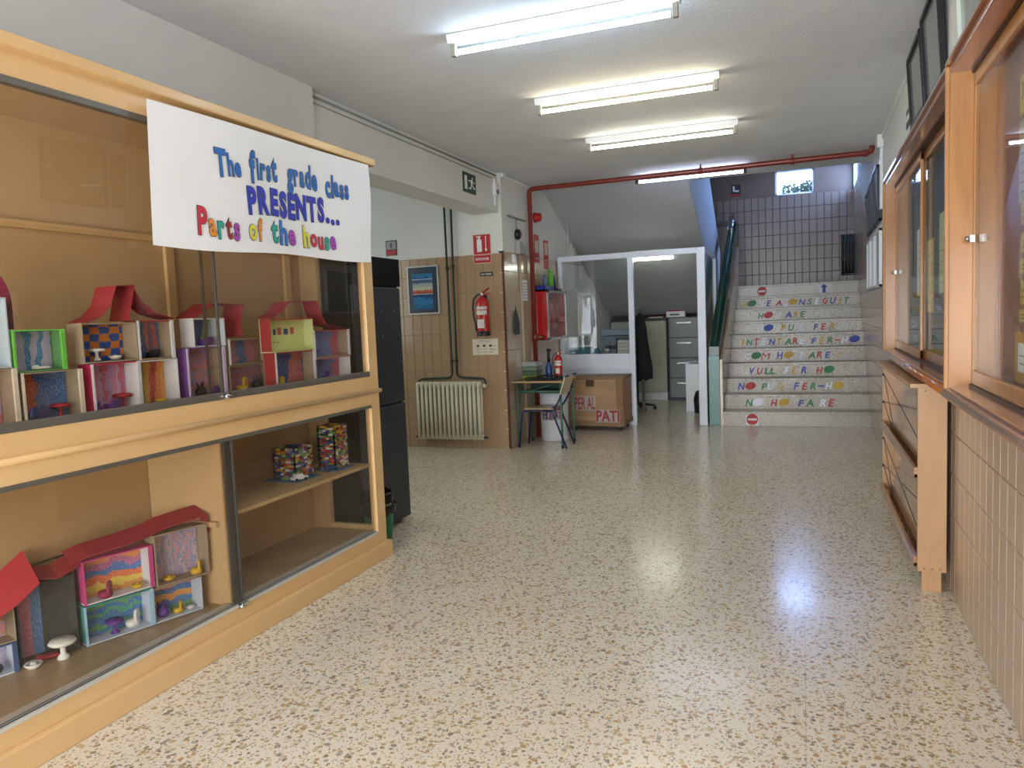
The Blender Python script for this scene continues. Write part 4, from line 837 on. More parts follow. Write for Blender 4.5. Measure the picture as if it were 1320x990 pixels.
# extinguisher
def extinguisher(x, y, z, label, s=1.0):
    t = thing('fire_extinguisher', label, 'fire extinguisher', (x, y, z), 0, None)
    MB().lathe([(0,0),(.07*s,.0),(.076*s,.012*s),(.076*s,.05*s),(.0745*s,.052*s),(.0745*s,.36*s),(.066*s,.40*s),(.04*s,.43*s),(.022*s,.44*s),(.02*s,.46*s)], (0,0,0), 24).build('cylinder', M_red, t, local=True)
    MB().lathe([(.0765*s,.0),(.0775*s,.004),(.0775*s,.055*s),(.0755*s,.056*s)], (0,0,0), 24).build('base_ring', M_black, t, local=True)
    lab = MB(); n_=14
    for (z0_, z1_, a0, a1) in ((.09*s,.19*s,-2.2,-1.0),(.24*s,.29*s,-2.4,-.5),(.30*s,.335*s,-2.4,-.5)):
        vs = []; R_ = .0757*s
        for k_ in range(n_+1): a = a0+(a1-a0)*k_/n_; vs += [(R_*math.cos(a), R_*math.sin(a), z0_), (R_*math.cos(a), R_*math.sin(a), z1_)]
        lab.add(vs, [(2*k_, 2*k_+2, 2*k_+3, 2*k_+1) for k_ in range(n_)], 0, True)
    lab.build('label', mat('label_print', 'd8cfcb', .5, var=.25, vs=60), t, local=True)
    MB().lathe([(0,.45*s),(.018*s,.45*s),(.018*s,.49*s),(.012*s,.50*s),(0,.50*s)], (0,0,0), 12).build('valve', M_chrome, t, local=True)
    MB().ext([(-.01*s,-.012*s,.485*s),(.085*s,-.012*s,.545*s),(.09*s,-.012*s,.535*s),(0,-.012*s,.475*s)], (0,.024*s,0)).build('lever', M_red, t, local=True)
    MB().ext([(-.005*s,-.01*s,.47*s),(.09*s,-.01*s,.485*s),(.09*s,-.01*s,.475*s),(0,-.01*s,.458*s)], (0,.02*s,0)).build('carry_handle', M_red, t, local=True)
    MB().lathe([(0,-.03*s),(.014*s,-.03*s),(.014*s,-.024*s),(0,-.024*s)], (.012*s,0,.47*s), 10, axis='Y').build('gauge', M_paper, t, local=True)
    MB().tube([(-.015*s,0,.475*s),(-.06*s,0,.47*s),(-.105*s,-.01*s,.42*s),(-.118*s,-.01*s,.33*s),(-.11*s,-.015*s,.23*s),(-.085*s,-.02*s,.12*s),(-.075*s,-.03*s,.06*s)], .0095*s, 8).build('hose', M_black, t, local=True)
    return t
ex1 = extinguisher(-3.225, 7.60, 1.245, 'red fire extinguisher with black hose hung on the column wall', .95)
MB().box(-.02,.02,.07,.097,.38,.44).build('wall_bracket', M_black, ex1, local=True)
ip = panel('instruction_card', 'pale printed instruction card below the hung extinguisher', 'sign', -3.405, -3.10, 1.035, 1.21, YW, .003, mat('card_cream', 'aaa588', .6))
mb = MB(); put_text(mb, 'RECOMANACIONS', (-3.25,YW-.0035,1.18), (1,0,0), (0,0,1), width=.14, height=.012, align='C', lift=.001)
for k_ in range(3):
    x_ = -3.36+.075*k_; mb.box(x_, x_+.05, YW-.0045, YW-.0035, 1.10, 1.104).box(x_, x_+.045, YW-.0045, YW-.0035, 1.065, 1.069); disc(mb, (x_+.02,YW-.0035,1.135), .018, .014, .001)
mb.box(-3.19,-3.13,YW-.0045,YW-.0035,1.13,1.134).box(-3.19,-3.13,YW-.0045,YW-.0035,1.09,1.094)
mb.build('print', mat('ink_grey', '55504a', .7), ip)
sg = panel('black_sign', 'small black and red sign high above the poster', 'sign', -4.43, -4.29, 2.19, 2.36, YW, .004, M_black)
MB().box(-4.42,-4.30,YW-.0055,YW-.004,2.20,2.25).build('red_band', M_signred, sg)
mb = MB().box(-4.42,-4.30,YW-.005,YW-.004,2.26,2.35, 0); mb.build('pale_field', mat('sign_greyfield', 'a09aa0', .6), sg)
mb = MB(); disc(mb, (-4.36,YW-.005,2.318), .012, .012, .001); mb.box(-4.364,-4.356,YW-.006,YW-.005,2.275,2.31).box(-4.385,-4.335,YW-.006,YW-.005,2.288,2.294); mb.build('pictogram', M_black, sg)
# exit sign on the beam
xs = thing('exit_sign', 'green emergency exit sign with running figure on the beam', 'sign', (-3.036, 6.95, 2.6))
ya, yb, za, zb = 6.81, 7.11, 2.66, 2.85
MB().box(-3.04, -3.032, ya, yb, za, zb).build('board', M_signgreen, xs)
mb = MB().box(-3.032,-3.031, ya+.03, ya+.09, za+.03, zb-.03)
F = lambda pts_: mb.ext([(-3.032, ya+.105+p[0], za+.02+p[1]) for p in pts_], (.001,0,0))
F([(.10,.13),(.115,.145),(.13,.13),(.115,.115)]); F([(.07,.11),(.11,.12),(.12,.08),(.09,.06),(.07,.075)]); F([(.09,.065),(.11,.07),(.15,.04),(.17,.045),(.17,.03),(.14,.025)]); F([(.08,.07),(.095,.06),(.07,.02),(.02,.02),(.02,.035),(.06,.035)]); F([(.08,.11),(.05,.09),(.02,.095),(.02,.105),(.05,.105)]); F([(.11,.115),(.14,.09),(.165,.10),(.165,.09),(.14,.08)])
mb.build('pictogram', M_paper, xs)
em = thing('alarm_sensor', 'small white wall sensor at the end of the beam', 'sensor', (-3.04, 7.60, 2.75))
MB().box(-3.04, -3.0, 7.57, 7.65, 2.73, 2.86).build('body', M_white, em, bevel=.006); MB().box(-3.0,-2.995,7.58,7.64,2.74,2.78).build('lens', mat('smoked_lens', '777b80', .2), em)
# ================================================================ FAR LEFT WALL ITEMS (x=-2.998)
XW = -2.997
be = thing('alarm_bell', 'round black alarm bell on the column side', 'bell', (XW, 8.12, 2.36))
MB().lathe([(.0,0),(.055,0),(.06,.02),(.05,.045),(.02,.055),(0,.055)], (XW,8.12,2.36), 20, axis='X').build('gong', M_black, be)
MB().lathe([(0,0),(.018,0),(.016,.01),(0,.012)], (XW+.055,8.12,2.36), 12, axis='X').build('boss', M_alud, be)
MB().tube([(XW+.008,8.12,2.42),(XW+.008,8.12,2.53)], .005, 6).box(XW,XW+.02,7.85,8.40,2.53,2.545).build('cable', M_alu, be)
jb = thing('switch_box', 'pale grey junction box below the black bell', 'box', (XW, 8.15, 2.17))
MB().box(XW, XW+.05, 8.08, 8.20, 2.14, 2.28).build('box', mat('grey_plastic', 'a4a5a2', .5), jb, bevel=.005); MB().box(XW, XW+.045, 8.22, 8.32, 2.15, 2.24).build('side_box', mat('grey_plastic', 'a4a5a2', .5), jb, bevel=.005)
MB().tube([(XW+.012,8.18,2.14),(XW+.012,8.20,.02)], .012, 8).build('conduit', mat('cream_conduit', 'b9b09a', .5), jb)
MB().box(XW, XW+.03, 7.94, 8.02, 2.03, 2.13).build('socket', M_white, jb, bevel=.008)
cp = thing('bag_hook', 'dark grey bag strap hanging on the column side', 'bag', (XW, 7.98, 1.25))
MB().ext([(XW+.004,7.90,1.28),(XW+.004,7.90,1.42),(XW+.004,7.94,1.50),(XW+.004,7.96,1.50),(XW+.004,8.03,1.40),(XW+.004,8.03,1.24),(XW+.004,7.93,1.24)], (.03,0,0)).build('pouch', mat('slate_cloth', '39434d', .8), cp, bevel=.006)
MB().tube([(XW+.02,7.94,1.49),(XW+.02,7.95,1.55),(XW+.02,7.97,1.49)], .004, 6).build('loop', M_black, cp)
nt = thing('notice_sheet', 'white printed notice taped behind the red pipe', 'notice', (XW, 8.32, 1.62))
MB().box(XW+.006, XW+.009, 8.24, 8.40, 1.62, 1.86).build('sheet', M_paper, nt)
mb = MB()
for k_ in range(6): mb.box(XW+.009, XW+.0095, 8.26, 8.38, 1.65+.033*k_, 1.656+.033*k_)
mb.build('print', mat('ink_grey', '55504a', .7), nt)
for (y_, lab, nm) in ((8.72, 'red fire sign nearest the red pipe above the hose cabinet', 0), (9.08, 'second red fire sign above the hose cabinet, farther back', 1)):
    t = thing('fire_sign', lab, 'sign', (XW, y_, 2.05), 0, 'red fire signs above the hose cabinet')
    MB().box(XW, XW+.004, y_, y_+.18, 2.08-.05*nm, 2.42-.04*nm).build('board', M_signred, t)
    MB().box(XW+.004, XW+.005, y_+.03, y_+.15, 2.20, 2.35).box(XW+.004, XW+.005, y_+.02, y_+.16, 2.13, 2.14).build('pictogram', mat('sign_pale', 'c9b9a8', .6), t)
si = thing('siren', 'round red fire siren high on the wall behind the pipe', 'siren', (XW, 8.75, 2.6))
MB().lathe([(0,0),(.06,0),(.06,.03),(.05,.035),(.05,.075),(.035,.085),(0,.085)], (XW,8.78,2.62), 18, axis='X').build('body', M_red, si)
hc = thing('hose_cabinet', 'red fire hose cabinet with glazed door on the left wall', 'fire cabinet', (XW, 9.0, 1.15))
MB().box(XW+.004, XW+.17, 8.62, 9.38, 1.15, 1.16).box(XW+.004, XW+.17, 8.62, 9.38, 1.73, 1.74).box(XW+.004, XW+.17, 8.62, 8.63, 1.15, 1.74).box(XW+.004, XW+.17, 9.37, 9.38, 1.15, 1.74).box(XW+.004, XW+.012, 8.62, 9.38, 1.15, 1.74).build('case', M_red, hc)
dr = MB().box(XW+.17,XW+.185,8.615,8.655,1.15,1.74).box(XW+.17,XW+.185,9.345,9.385,1.15,1.74).box(XW+.17,XW+.185,8.615,9.385,1.15,1.18).box(XW+.17,XW+.185,8.615,9.385,1.71,1.74).build('door', M_alu, hc)
MB().box(XW+.174,XW+.178,8.655,9.345,1.18,1.71).build('door_glass', M_pane2, dr)
MB().lathe([(0,0),(.23,0),(.23,.01),(.08,.02),(.08,.07),(.23,.08),(.23,.09),(0,.09)], (XW+.03,9.0,1.44), 24, axis='X').build('hose_reel', M_red, hc)
MB().lathe([(.09,.0),(.19,.0),(.2,.03),(.19,.055),(.09,.055)], (XW+.045,9.0,1.44), 24, axis='X').build('hose', mat('hose_canvas', '7a7b7d', .8), hc)
ZT = 1.742
tr = thing('storage_tray', 'blue plastic tray on top of the hose cabinet', 'tray', (-2.9, 8.78, ZT))
MB().box(-2.97,-2.85,8.64,8.98,ZT,ZT+.01).box(-2.97,-2.96,8.64,8.98,ZT,ZT+.06).box(-2.86,-2.85,8.64,8.98,ZT,ZT+.06).box(-2.97,-2.85,8.64,8.65,ZT,ZT+.06).box(-2.97,-2.85,8.97,8.98,ZT,ZT+.06).build('tray', mat('royal_blue_plastic', '23368f', .35), tr)
def bottle(x, y, z, h, r_, m, label):
    t = thing('drink_bottle', label, 'bottle', (x, y, z), 0, 'bottles on the hose cabinet')
    MB().lathe([(0,0),(r_,0),(r_,h*.6),(r_*.9,h*.7),(r_*.55,h*.8),(r_*.55,h*.85)], (0,0,0), 16).build('body', m, t, local=True)
    MB().lathe([(0,h*.85),(r_*.62,h*.85),(r_*.62,h*.95),(r_*.3,h),(0,h)], (0,0,0), 14).build('cap', m, t, local=True); return t
bottle(-2.90, 9.02, ZT, .27, .037, mat('lime_plastic', '5fb52c', .35), 'lime green drink bottle on the hose cabinet')
bottle(-2.90, 9.12, ZT, .20, .035, mat('deep_blue_plastic', '272a78', .35), 'dark blue drink bottle right of the lime one')
bottle(-2.91, 8.84, ZT+.012, .19, .033, mat('grey_blue_plastic', '5e7488', .4), 'grey blue drink bottle standing in the blue tray')
sb = thing('small_case', 'flat black case at the far end of the hose cabinet top', 'case', (-2.91, 9.27, ZT))
MB().box(-2.96,-2.86,9.19,9.35,ZT,ZT+.035).build('case', M_black, sb, bevel=.005); MB().box(-2.93,-2.89,9.25,9.29,ZT+.035,ZT+.05).build('handle', M_black, sb)
# ================================================================ DESK, CHAIR, BUCKET
dk = thing('school_desk', 'small green framed school desk against the column', 'desk', (-2.62, 7.97, 0))
dx0, dx1, dy0, dy1, dz = -2.95, -2.43, 7.76, 8.26, .715
MB().box(dx0-.03, dx1+.03, dy0-.03, dy1+.03, dz, dz+.02).build('desktop', [wood('desk_edge', 'a8845a', 'b9946a', .35, 'X', 2, .3)], dk, bevel=.003)
MB().box(dx0-.022, dx1+.022, dy0-.022, dy1+.022, dz+.02, dz+.0215).build('desktop_laminate', mat('green_laminate', '55684f', .2), dk)
M_gt = mat('green_tube', '3f6a58', .35)
for (x_, y_) in ((dx0+.02,dy0+.02),(dx1,dy0+.02),(dx0+.02,dy1-.02),(dx1,dy1-.02)):
    lg = MB().tube([(x_,y_,.0),(x_+.005*(1 if x_<-2.6 else -1),y_,dz)], .0125, 10).build('leg', M_gt, dk); MB().lathe([(0,0),(.016,0),(.016,.03),(0,.03)], (x_,y_,0), 10).build('rubber_foot', M_black, lg)
MB().tube([(dx0+.02,dy0+.02,.62),(dx1,dy0+.02,.62)], .009, 8).tube([(dx0+.02,dy1-.02,.62),(dx1,dy1-.02,.62)], .009, 8).tube([(dx0+.02,dy0+.02,.60),(dx0+.02,dy1-.02,.60)], .009, 8).tube([(dx1,dy0+.02,.60),(dx1,dy1-.02,.60)], .009, 8).tube([(-2.80,dy0+.02,.62),(-2.50,dy0+.02,.70)], .006, 6).build('frame_rail', M_gt, dk)
MB().box(dx0+.03, dx1-.01, dy0+.03, dy1-.03, .60, .61).box(dx0+.03, dx1-.01, dy1-.04, dy1-.03, .60, .70).build('book_tray', mat('tray_green', '2c4a3d', .5), dk)
ch = thing('school_chair', 'school chair with navy steel frame and pale wooden backrest', 'chair', (-2.650, 7.86, 0), 0)
cs = [(-2.850,7.76),(-2.850,8.06),(-2.490,7.76),(-2.490,8.06)]
MB().box(-2.850,-2.510,7.74,8.08,.425,.437).build('seat', wood('chair_ply', 'b39a76', 'c4ab86', .4, 'X', 2, .2), ch, bevel=.004)
for y_ in (7.76, 8.06):
    MB().tube([(-2.920,y_,.0),(-2.880,y_,.36)]+arc((-2.880,y_,.36),(-2.820,y_,.41),(-2.875,y_,.41))+[(-2.550,y_,.41)], .011, 8).build('leg', M_blue, ch)
    MB().tube([(-2.380,y_,.0),(-2.530,y_,.40),(-2.550,y_,.43)], .011, 8).build('leg', M_blue, ch)
    MB().tube([(-2.570,y_,.41),(-2.500,y_,.45)]+arc((-2.500,y_,.45),(-2.420,y_,.60),(-2.450,y_,.50))+[(-2.390,y_,.74)]+arc((-2.390,y_,.74),(-2.330,y_,.79),(-2.380,y_,.79)), .011, 8).build('back_upright', M_blue, ch)
MB().tube([(-2.830,7.76,.40),(-2.830,8.06,.40)], .009, 6).tube([(-2.570,7.76,.40),(-2.570,8.06,.40)], .009, 6).build('crossbar', M_blue, ch)
MB().ext([(-2.435,7.74,.59),(-2.420,7.74,.585),(-2.365,7.74,.775),(-2.380,7.74,.78)], (0,.34,0)).build('backrest', wood('chair_ply_back', 'c2b292', 'cfc09f', .4, 'Y', 2, .2), ch, bevel=.004)
bk = thing('plastic_bucket', 'large white plastic bucket with colourful label under the desk', 'bucket', (-2.69, 8.34, 0))
MB().lathe([(0,0),(.145,0),(.16,.01),(.165,.44),(.172,.445),(.172,.47),(.165,.475),(.165,.52),(.17,.525),(.17,.55),(.14,.56),(0,.56)], (0,0,0), 32).build('body', M_white, bk, local=True)
vs = []; n_ = 16
for k_ in range(n_+1): a = -2.25+1.6*k_/n_; vs += [(.1655*math.cos(a), .1655*math.sin(a), .25), (.1665*math.cos(a), .1665*math.sin(a), .42)]
MB().add(vs, [(2*k_, 2*k_+2, 2*k_+3, 2*k_+1) for k_ in range(n_)], 0, True).build('label', crayon('bucket_label_print', ['33296b','c8bfc8','a83a4a','3d3a86','b9a24a','2f3f7d'], 'X', 2.2, 9, 'c9c4c8'), bk, local=True)
# things on the desk
dt = dz+.0215
for k_, (col, lab, z_, h_) in enumerate((('lime_tub', 'lime coloured lidded tub at the bottom of the stack on the desk', 0, .045), ('grey_tub', 'grey green translucent tub in the middle of the stack', .047, .05), ('clear_tub', 'clear lidded tub second from the top of the stack', .099, .045), ('white_tub', 'whitish lidded tub topmost in the stack on the desk', .146, .045))):
    t = thing('plastic_tub', lab, 'container', (-2.84, 8.05, dt+z_), 0, 'stacked tubs on the desk')
    m = mat(col, ['8f9f38', '58675a', '7c8a7c', 'a9b0ad'][k_], .3)
    MB().ext([(-.085,-.11,0),(.085,-.11,0),(.085,.11,0),(-.085,.11,0)], (0,0,h_-.01)).build('tub', m, t, local=True, bevel=.008); MB().box(-.09,.09,-.115,.115,h_-.01,h_).build('lid', m, t, local=True, bevel=.003)
t = thing('black_tray', 'flat black tray lying on the desk front', 'tray', (-2.68, 7.86, dt), 0)
MB().box(-.15,.19,-.07,.12,0,.012).build('base', M_black, t, local=True, bevel=.004); MB().tube([(-.17,-.07,.02),(-.10,-.08,.035),(.1,-.07,.03),(.19,-.05,.025)], .008, 8).tube([(-.12,.08,.02),(.05,.10,.05),(.17,.1,.03)], .007, 8).build('rim', M_black, t, local=True)
extinguisher(-2.56, 8.14, dt, 'smaller red fire extinguisher standing on the school desk', .58)
t = thing('spray_bottle', 'blue and black spray bottle beside the desk extinguisher', 'bottle', (-2.68, 8.16, dt))
MB().lathe([(0,0),(.035,0),(.04,.03),(.04,.12),(.025,.16),(.016,.18)], (0,0,0), 14).build('body', mat('bottle_blue', '2a4a86', .3), t, local=True); MB().lathe([(0,.18),(.02,.18),(.018,.24),(.013,.33),(0,.33)], (0,0,0), 10).box(-.02,.035,-.009,.009,.30,.325).build('trigger', M_black, t, local=True)
# ================================================================ CRATE
cr = thing('wooden_crate', 'wooden chest on castors with red lettering below the booth window', 'crate', (-2.37, 9.3, 0))
cx0, cx1, cy0, cy1 = -2.72, -2.04, 9.06, 9.55
MB().box(cx0, cx1, cy0, cy1, .06, .635).build('body', M_crate, cr, bevel=.003)
MB().box(cx0-.008, cx1+.008, cy0-.008, cy1+.005, .635, .665).build('lid', M_crated, cr, bevel=.003)
MB().box(cx0, cx1, cy0-.012, cy0, .06, .12).box(cx1-.085, cx1, cy0-.012, cy0, .12, .635).box(cx1, cx1+.01, cy0, cy1, .06, .12).build('batten', M_crated, cr)
MB().box(-2.50,-2.40, cy0-.016, cy0-.002, .55, .63).box(-2.46,-2.44, cy0-.022, cy0-.014, .555, .62).build('latch', mat('latch_iron', '4a3a2e', .5, .4), cr)
MB().tube([(cx1+.01,9.22,.60),(cx1+.03,9.25,.60),(cx1+.03,9.35,.60),(cx1+.01,9.38,.60)], .006, 6).build('handle', M_chrome, cr)
for (x_, y_) in ((cx0+.05,cy0+.04),(cx1-.05,cy0+.04),(cx0+.05,cy1-.05),(cx1-.05,cy1-.05)):
    w_ = MB().lathe([(0,-.01),(.025,-.01),(.025,.01),(0,.01)], (x_,y_,.025), 12, axis='X').build('castor', M_black, cr); MB().box(x_-.014,x_+.014,y_-.014,y_+.014,.04,.062).build('castor_fork', M_chrome, w_)
mb = MB().box(-2.655,-2.385,cy0-.0135,cy0-.012+.011,.255,.435, 1)
put_text(mb, 'PER AL', (-2.65,cy0-.0137,.268), (1,0,0), (0,0,1), width=.26, height=.15, lift=.001, bold=.015); mb.build('lettering_sheet', [mat('letter_red', '9c3a38', .7), mat('old_paper', 'b1a6a0', .8)], cr)
mb = MB().box(-2.385,-2.085,cy0-.0145,cy0-.012+.011,.105,.262, 1)
put_text(mb, 'PATI', (-2.38,cy0-.0147,.115), (1,0,0), (0,0,1), width=.29, height=.14, lift=.001, bold=.03); mb.build('lettering_sheet', [mat('letter_red', '9c3a38', .7), mat('old_paper', 'b1a6a0', .8)], cr)
# ================================================================ BOOTH
bo = thing('office_booth', 'white aluminium framed glazed office booth under the stairs', 'booth', (-2.07, 9.65, 0))
by0, by1 = 9.61, 9.67
MB().box(-2.985,-1.10,by0,by1,2.13,2.20).build('head_rail', M_frame, bo, bevel=.004)
MB().box(-2.985,-2.94,by0,by1,0,2.13).build('post', M_frame, bo, bevel=.004)
MB().box(-2.065,-1.995,by0,by1,0,2.13).build('post', M_frame, bo, bevel=.004)
MB().box(-1.205,-1.105,by0-.01,by1,0,2.2).build('post', M_frame, bo, bevel=.008)
MB().box(-2.94,-2.065,by0,by1,.72,.92).build('sill_panel', M_frame, bo, bevel=.004); MB().box(-2.94,-2.065,by0+.015,by1-.015,0,.72).build('lower_panel', M_frame, bo)
MB().box(-2.94,-2.065,by0+.026,by0+.032,.92,2.13).build('pane', M_pane3, bo)
MB().ext([(-1.155,9.67,2.14),(-1.155,11.0,2.14),(-1.155,11.0,2.19),(-1.155,9.67,2.19)],(.04,0,0)).ext([(-1.155,10.96,0),(-1.155,11.0,0),(-1.155,11.0,2.14),(-1.155,10.96,2.14)],(.04,0,0)).ext([(-1.155,9.67,0),(-1.155,10.96,0),(-1.155,10.96,.8),(-1.155,9.67,.8)],(.03,0,0)).build('side_frame', M_frame, bo)
MB().box(-1.14,-1.134,9.67,10.96,.8,2.14).build('side_pane', M_pane3, bo)
bp2 = thing('booth_sensor', 'small grey camera box on top of the booth', 'sensor', (-2.85, 9.64, 2.2))
MB().box(-2.88,-2.76,9.62,9.70,2.2,2.30).box(-2.82,-2.78,9.62,9.66,2.30,2.36).build('body', mat('grey_plastic', 'a4a5a2', .5), bp2, bevel=.004); MB().tube([(-2.84,9.64,2.3),(-2.84,9.64,2.5),(-2.9,9.8,2.72)], .004, 6).build('cable', M_white, bp2)
# light inside the booth
bl = thing('fluorescent_light', 'white fluorescent tube light inside the glazed booth', 'ceiling light', (-1.75, 11.0, 2.0), 0)
MB().box(-2.27,-1.58,10.52,10.60,2.20,2.26).box(-2.27,-2.22,10.54,10.58,2.15,2.2).box(-1.63,-1.58,10.54,10.58,2.15,2.2).build('housing', M_white, bl)
MB().tube([(-2.22,10.56,2.17),(-1.63,10.56,2.17)], .022, 12).build('lamp_tube', mat('booth_tube', (0.97,1.0,0.92), .5, emit=14), bl)
# file cabinet
fc = thing('filing_cabinet', 'grey four drawer filing cabinet inside the booth', 'cabinet', (-1.78, 12.6, 0))
MB().box(-2.04,-1.54,12.47,12.85,0,1.345).build('body', mat('cabinet_dark', '33393f', .45), fc, bevel=.003)
for k_ in range(4):
    z_ = .045+k_*.325
    d_ = MB().box(-2.015,-1.555,12.45,12.47,z_,z_+.31).build('drawer', mat('drawer_grey', '7f8488', .4), fc, bevel=.003); MB().box(-1.90,-1.67,12.43,12.45,z_+.22,z_+.245).build('handle', M_alu, d_)
wc = thing('low_cupboard', 'pale cream two door cupboard left of the filing cabinet', 'cupboard', (-2.5, 12.6, 0))
MB().box(-2.98,-2.07,12.48,12.85,.12,1.30).build('body', mat('cream_laminate', 'b5b7a4', .5), wc)
for (a, b) in ((-2.97,-2.54),(-2.53,-2.08)): d_ = MB().box(a,b,12.46,12.48,.15,1.29).build('door', mat('cream_laminate', 'b5b7a4', .5), wc, bevel=.003)
MB().box(-2.98,-2.07,12.50,12.85,0,.12).build('kick_board', M_white, wc); MB().box(-2.98,-2.05,12.45,12.85,1.30,1.345).build('top', M_black, wc)
pb = thing('paper_box', 'white document box lying on the filing cabinet', 'box', (-1.9, 12.55, 1.345))
MB().box(-2.06,-1.76,12.46,12.60,1.347,1.44).build('box', M_paper, pb, bevel=.003); MB().box(-2.0,-1.85,12.455,12.46,1.375,1.40).build('label', mat('ink_grey', '55504a', .7), pb)
rb = thing('folder', 'red folder on top of the white document box', 'folder', (-1.9, 12.53, 1.44))
MB().box(-2.03,-1.80,12.47,12.59,1.441,1.462).build('cover', M_redcard, rb, bevel=.003); MB().box(-2.02,-1.81,12.475,12.585,1.462,1.468).build('sheet', mat('brown_file', '5c3a34', .7), rb)
pf = thing('paper_stack', 'loose red and white papers on the cream cupboard', 'papers', (-2.25, 12.55, 1.345))
MB().box(-2.35,-2.12,12.48,12.6,1.346,1.36).box(-2.32,-2.10,12.50,12.62,1.36,1.372, 1).build('papers', [M_paper, mat('pinkred_paper', '9a4a52', .8)], pf)
# printer table with printers
pt_ = thing('office_table', 'office table carrying printers behind the booth glass', 'table', (-2.5, 10.3, 0))
MB().box(-2.93,-2.10,9.80,10.8,.86,.885).build('tabletop', mat('grey_laminate', '85888a', .4), pt_)
for (x_, y_) in ((-2.9,9.83),(-2.13,9.83),(-2.9,10.77),(-2.13,10.77)): MB().box(x_-.02,x_+.02,y_-.02,y_+.02,0,.86).build('leg', M_alud, pt_)
pr_ = thing('printer', 'large grey office printer behind the booth glass', 'printer', (-2.32, 10.5, .885))
MB().box(-2.60,-2.12,10.30,10.70,.885,1.13).build('body', mat('printer_grey', '6f7880', .5), pr_, bevel=.012); MB().box(-2.61,-2.11,10.29,10.70,1.135,1.22).build('scanner_lid', mat('printer_lid', '7f8a90', .5), pr_, bevel=.01); MB().box(-2.55,-2.2,10.28,10.30,.95,1.0).build('paper_slot', M_black, pr_)
tl = thing('file_tray', 'stack of cream files standing in a black tray by the booth post', 'file tray', (-2.2, 10.0, .885))
MB().box(-2.32,-2.08,9.95,10.10,.885,.90).box(-2.32,-2.31,9.95,10.10,.90,1.10).box(-2.32,-2.08,9.95,10.10,1.10,1.11).build('tray', M_black, tl)
for k_ in range(4): MB().box(-2.30,-2.09,9.955,10.08,.905+k_*.045,.945+k_*.045).build('file', mat('file_cream', 'bdbdae', .7), tl)
tt = thing('paper_tray', 'teal plastic tray on the table at the booth left corner', 'tray', (-2.75, 9.9, .885))
MB().ext([(-2.93,9.82,.885),(-2.52,9.82,.885),(-2.58,9.82,1.0),(-2.93,9.82,1.01)], (0,.2,0)).build('tray', mat('teal_plastic', '1f6a72', .4), tt, bevel=.004); MB().box(-2.9,-2.62,9.85,9.98,1.011,1.02).build('papers', M_paper, tt)
co = thing('coat', 'long black coat hanging inside the booth doorway', 'coat', (-1.95, 10.1, .55))
vs = []; n_ = 16
for (z_, w_, dd) in ((.55,.12,.07),(.70,.13,.08),(1.0,.105,.07),(1.25,.075,.06),(1.38,.05,.045),(1.43,.015,.02)):
    for k_ in range(n_): a = 2*math.pi*k_/n_; f_ = 1+.12*math.sin(5*a+z_*4); vs.append((-2.01+w_*f_*math.cos(a)+(1.0-z_)*.03, 10.1+dd*f_*math.sin(a), z_))
fs = [(i*n_+k_, i*n_+(k_+1) % n_, (i+1)*n_+(k_+1) % n_, (i+1)*n_+k_) for i in range(5) for k_ in range(n_)]+[tuple(reversed(range(n_))), tuple(5*n_+k_ for k_ in range(n_))]
MB().add(vs, fs, 0, True).build('cloth', mat('black_cloth', '0f1014', .9), co); MB().tube([(-2.01,10.1,1.42),(-2.01,10.1,1.47),(-2.02,9.9,1.47),(-2.03,9.67,1.47)], .006, 6).build('hanger_arm', M_chrome, co)
oc = thing('office_chair', 'black office chair base just inside the booth door', 'chair', (-2.30, 11.15, 0))
for k_ in range(5): a = 1.2566*k_+.3; l_ = MB().tube([(-2.30,11.15,.1),(-2.30+.26*math.cos(a),11.15+.26*math.sin(a),.06)], [.02,.012], 8).build('base_arm', M_black, oc); MB().lathe([(0,-.02),(.025,-.02),(.025,.02),(0,.02)], (-2.30+.26*math.cos(a),11.15+.26*math.sin(a),.025), 10, axis='X').build('castor', M_black, l_)
MB().tube([(-2.30,11.15,.08),(-2.30,11.15,.45)], .025, 10).build('gas_lift', M_black, oc); MB().box(-2.52,-2.12,10.95,11.35,.44,.50).build('seat', M_black, oc, bevel=.02); MB().box(-2.50,-2.16,11.32,11.37,.58,1.05).box(-2.35,-2.27,11.33,11.36,.45,.6).build('backrest', M_black, oc, bevel=.015)
ct = thing('storage_carton', 'white storage box with black sack beside the booth post', 'box', (-1.4, 11.0, 0))
MB().box(-1.56,-1.22,10.98,11.3,.0,.68).build('carton', M_white, ct, bevel=.004); MB().lathe([(0,0),(.07,0),(.08,.2),(.05,.3),(0,.32)], (-1.36,10.86,0), 14).build('sack', M_black, ct); MB().box(-1.5,-1.3,11.0,11.2,.685,.73).build('flap', mat('box_grey', '8d9396', .6), ct)
# ================================================================ LANDING RADIATOR, SIGN
r2 = radiator('dark green narrow radiator on the landing wall at the stair top', (0.69, 13.498, 0), 4, .20, .66, 0, mat('radiator_green', '16241f', .35), 1.90)
MB().tube([(.11,-.07,2.52),(.13,-.07,2.52),(.13,-.07,2.62)], .008, 6).build('valve', M_greenp, r2, local=True)
s3 = thing('no_smoking_sign', 'small black and red sign high on the landing wall', 'sign', (-1.02, 13.49, 3.3))
MB().box(-1.09,-.945,13.488,13.498,3.32,3.51).build('board', M_black, s3); MB().box(-1.085,-.95,13.485,13.488,3.325,3.36).build('red_band', M_signred, s3); MB().box(-1.07,-1.04,13.485,13.488,3.40,3.49).box(-1.04,-.97,13.485,13.488,3.39,3.42).build('pictogram', M_paper, s3)
